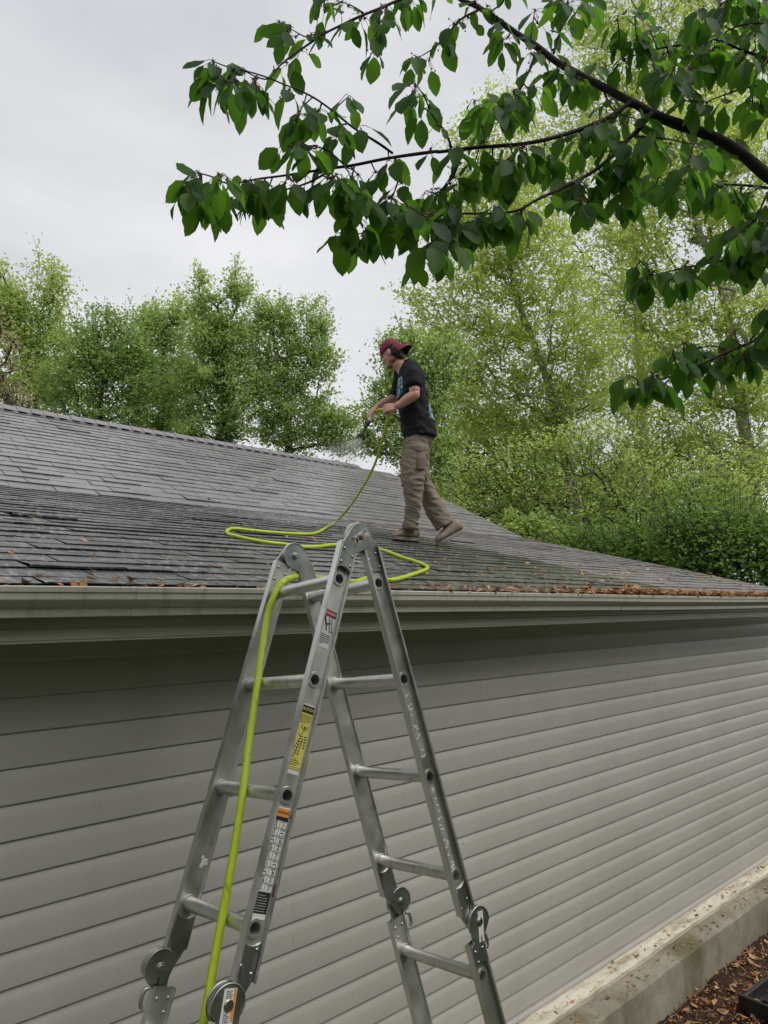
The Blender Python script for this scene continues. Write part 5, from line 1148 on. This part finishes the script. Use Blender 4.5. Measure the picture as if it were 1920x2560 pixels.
# leaf: serrated outline, folded along the midrib, drooping tip
def leaf_geo():
    U = np.array([0, .06, .16, .30, .45, .60, .74, .86, .94, 1.0]); W = np.array([.02, .17, .33, .45, .49, .46, .37, .23, .09, .0]); out, uv = [], []
    for i, (u, w) in enumerate(zip(U, W)):
        for j, s in enumerate((-1, -.55, 0, .55, 1)): out.append((u, s * w * (1 if j in (1, 2, 3) else (1.06 if i % 2 else .97)), 0)); uv.append((u, .5 + s * .5 * max(w, .02) / .49))
    F = [(i * 5 + j, i * 5 + j + 1, (i + 1) * 5 + j + 1, (i + 1) * 5 + j) for i in range(9) for j in range(4)]
    return np.array(out), np.array(uv), np.array(F)
LG, LUV, LF = leaf_geo(); LVs, LUs, LFs, nL = [], [], [], 0
pet = MB(); sta = MB()
def add_leaf(node, dirv, nv, ln, wf):
    global nL
    d = nrm(dirv); nv = nrm(nv - d * (nv @ d)); s = np.cross(nv, d); pl = crs.uniform(.018, .032); b = node + nrm(d + V(0, 0, .5)) * pl * .6 + d * pl * .5
    pet.tube([node, node * .5 + b * .5 + V(0, 0, .004), b], [.0010, .0009, .0008], n=4, cap=False)
    fold = crs.uniform(.05, .38); curl = crs.uniform(-.05, .35); tw = crs.normal(0, .25)
    u, w = LG[:, 0], LG[:, 1] * wf * .57; ang = tw * u; z = np.abs(w) * fold - curl * u * u * .8 + .012 * np.sin(u * 26) * np.sign(np.abs(w)) * np.abs(w) * 2 + .02 * crs.normal() * np.sin(u * 5 + w * 6)
    x_ = w * np.cos(ang) - z * np.sin(ang); z_ = w * np.sin(ang) + z * np.cos(ang)
    P_ = b + ln * (u[:, None] * d + x_[:, None] * s + z_[:, None] * nv); LVs.append(P_); LUs.append(LUV); LFs.append(LF + nL); nL += len(P_)
def spur(P, n, down=1.0, size=1.0, away=None):
    a0 = crs.uniform(0, 6.28)
    for k in range(n):
        a = a0 + k * 2.4 + crs.normal(0, .3); hz = CR * math.cos(a) + HF * math.sin(a) * .9; drop = crs.uniform(.7, 2.2) * down
        d = hz + V(0, 0, -drop) + (away if away is not None else 0)
        nv = hz * 1.0 - HF * .25 + V(0, 0, .45) + crs.normal(0, .42, 3); add_leaf(P + crs.normal(0, .004, 3), d, nv, size * crs.choice([crs.uniform(.038, .062), crs.uniform(.056, .086)], p=[.25, .75]), crs.uniform(.88, 1.12))
    if crs.rand() < .75:
        for k in range(crs.randint(5, 11)):
            dd = nrm(crs.normal(0, 1, 3) + V(0, 0, -.3)); sta.tube([P, P + dd * crs.uniform(.006, .014)], [.0008, .0006], n=3)
        sta.ell(P, V(.004, 0, 0), V(0, .004, 0), V(0, 0, .004), 7, 4)
        for k in range(crs.randint(0, 3)):
            dd = nrm(crs.normal(0, .6, 3) + V(0, 0, -.8)); L_ = crs.uniform(.02, .035); sta.tube([P, P + dd * L_ * .6, P + dd * L_ - V(0, 0, .003)], .0006, n=3); sta.ell(P + dd * L_ - V(0, 0, .004), V(.0026, 0, 0), V(0, .0026, 0), V(0, 0, .003), 7, 5)
for bi, (P3, p2, r0) in enumerate(paths):
    seg = np.linalg.norm(np.diff(P3, axis=0), axis=1); cum = np.concatenate([[0], np.cumsum(seg)]); tot = cum[-1]; s = crs.uniform(.01, .04)
    thick = bi in (0, 2); step = .10 if thick else .062
    while s < tot:
        k = min(np.searchsorted(cum, s), len(P3) - 1); p = P3[k]
        if not (thick and crs.rand() < .35) and not (bi == 0 and p2[k][0] > 1700 and crs.rand() < .6):
            off = crs.normal(0, .012, 3) + V(0, 0, -.006); q = p + off
            pet.tube([p, q], [.0022, .0018], n=5); spur(q, crs.randint(1, 4), size=1.0)
        s += step * crs.uniform(.6, 1.5)
    if not thick: spur(P3[-1], crs.randint(4, 6), away=nrm(P3[-1] - P3[-4]) * .9)
# the thicker clumps of foliage, each on its own short twig from the nearest branch
CL = [(fa, 1000, 1400, 6), (fa, 1060, 1450, 5), (fa, 930, 1400, 4), (fa, 120, 1170, 5), (fa, 60, 1160, 4), (fa, 180, 1240, 5), (fa, 300, 1190, 5), (fa, 480, 1190, 5), (fa, 330, 590, 5), (fa, 430, 610, 4), (fa, 170, 530, 4), (fa, 690, 880, 4), (fa, 620, 900, 4), (fa, 1230, 1300, 5), (fa, 200, 470, 6), (fa, 330, 500, 6), (fa, 450, 560, 5), (fa, 140, 1080, 6), (fa, 250, 1090, 5), (fa, 380, 1090, 6), (fa, 500, 1090, 5), (fa, 630, 1080, 3), (fa, 900, 1080, 6), (fa, 1000, 1130, 6), (fa, 1080, 1190, 6), (fa, 950, 1200, 5), (fa, 1010, 1330, 6), (fa, 1110, 1350, 6), (fa, 1230, 1180, 6), (fa, 1320, 1250, 6), (fa, 1420, 1150, 6), (fa, 1450, 1300, 5), (fa, 1560, 1250, 6), (fa, 1430, 1440, 5), (fa, 1400, 1520, 5), (fa, 1540, 1440, 5), (fa, 660, 760, 5), (fa, 790, 700, 4), (fa, 1260, 620, 5), (fa, 580, 200, 4), (fa, 860, 60, 4), (fa, 1340, 60, 5), (fa, 1180, 120, 4), (fa, 960, 640, 3), (fa, 900, 850, 4),
      (fb, 120, 1000, 6), (fb, 230, 900, 5), (fb, 330, 960, 5), (fb, 420, 830, 6), (fb, 540, 880, 6), (fb, 640, 980, 6), (fb, 720, 1060, 6), (fb, 820, 970, 6), (fb, 930, 900, 6), (fb, 960, 1060, 6), (fb, 1050, 980, 6), (fb, 1170, 1010, 5), (fb, 1260, 900, 5), (fb, 1320, 1010, 6), (fb, 1440, 1010, 6), (fb, 1530, 1050, 5), (fb, 60, 1150, 6), (fb, 200, 1180, 5), (fb, 420, 1150, 6), (fb, 300, 1120, 5), (fb, 820, 700, 5), (fb, 930, 780, 5), (fb, 700, 800, 5), (fb, 1060, 780, 5), (fb, 560, 450, 5), (fb, 480, 540, 6), (fb, 640, 420, 4), (fb, 280, 570, 5), (fb, 170, 620, 4), (fb, 370, 560, 4), (fb, 700, 470, 4), (fb, 770, 430, 5), (fb, 720, 60, 5), (fb, 640, 90, 4), (fb, 900, 180, 5), (fb, 1000, 130, 5), (fb, 1000, 300, 6), (fb, 1080, 230, 6), (fb, 1150, 330, 6), (fb, 1060, 420, 6), (fb, 1180, 430, 6), (fb, 1250, 250, 6), (fb, 1330, 340, 6), (fb, 1400, 260, 6), (fb, 1430, 400, 6), (fb, 1530, 350, 6), (fb, 1300, 120, 5), (fb, 1420, 80, 5), (fb, 1540, 60, 5), (fb, 1620, 140, 5), (fb, 1590, 280, 5), (fb, 1630, 430, 5), (fb, 1580, 560, 6), (fb, 1640, 640, 5), (fb, 1460, 800, 5), (fb, 1380, 850, 4), (fb, 1600, 50, 4), (fb, 1260, 500, 4), (fb, 1560, 1180, 4), (fb, 1640, 1200, 4), (fb, 1480, 1240, 5), (fb, 300, 300, 4), (fb, 350, 10, 3), (fb, 150, 90, 4), (fb, 300, 180, 3),
      (fc, 1000, 400, 5), (fc, 1080, 420, 6), (fc, 1180, 440, 6), (fc, 1300, 420, 5), (fc, 1420, 370, 6), (fc, 1540, 350, 5), (fc, 1620, 290, 5), (fc, 1630, 440, 4), (fc, 1560, 190, 4), (fc, 985, 965, 5), (fc, 1060, 970, 6), (fc, 1180, 860, 6), (fc, 1260, 850, 5), (fc, 1380, 860, 5), (fc, 1450, 870, 4), (fc, 1560, 830, 5), (fc, 1650, 700, 6), (fc, 1640, 620, 5), (fc, 1230, 790, 5), (fc, 1500, 760, 4)]
for fn, x, y, n in CL:
    X_, Y_ = fn((x, y)); Y_ -= 42; best = None
    for P3, p2, r0 in paths:
        k = np.argmin((p2[:, 0] - X_) ** 2 + (p2[:, 1] - Y_) ** 2); d = (p2[k, 0] - X_) ** 2 + (p2[k, 1] - Y_) ** 2
        if best is None or d < best[0]: best = (d, P3[k])
    p = best[1]; e = at(X_ + crs.normal(0, 8), Y_ + crs.normal(0, 8), p @ HF + crs.uniform(-.14, .14)); m = (p + e) / 2 + crs.normal(0, .010, 3) - V(0, 0, .004)
    tb.tube(catmull([p, m, e], 4), np.linspace(.0026, .0014, 9), n=6); spur(e, n + 1)
    if n >= 4 and np.linalg.norm(e - p) > .05: spur(m, 3)
tb.build('trunk', M_CBARK, cherry, smooth=True)
raw('crown', np.concatenate(LVs), np.concatenate(LFs), M_CLEAF, cherry, smooth=True, uv=np.concatenate(LUs))
pet.build('leaf_stalks', simple('leaf_stalk', (.05, .055, .02), (.075, .06, .03), .6), cherry, smooth=True, recalc=False)
sta.build('withered_blossoms', M_STAM, cherry, smooth=True, recalc=False)
print('cherry leaves', len(LVs))
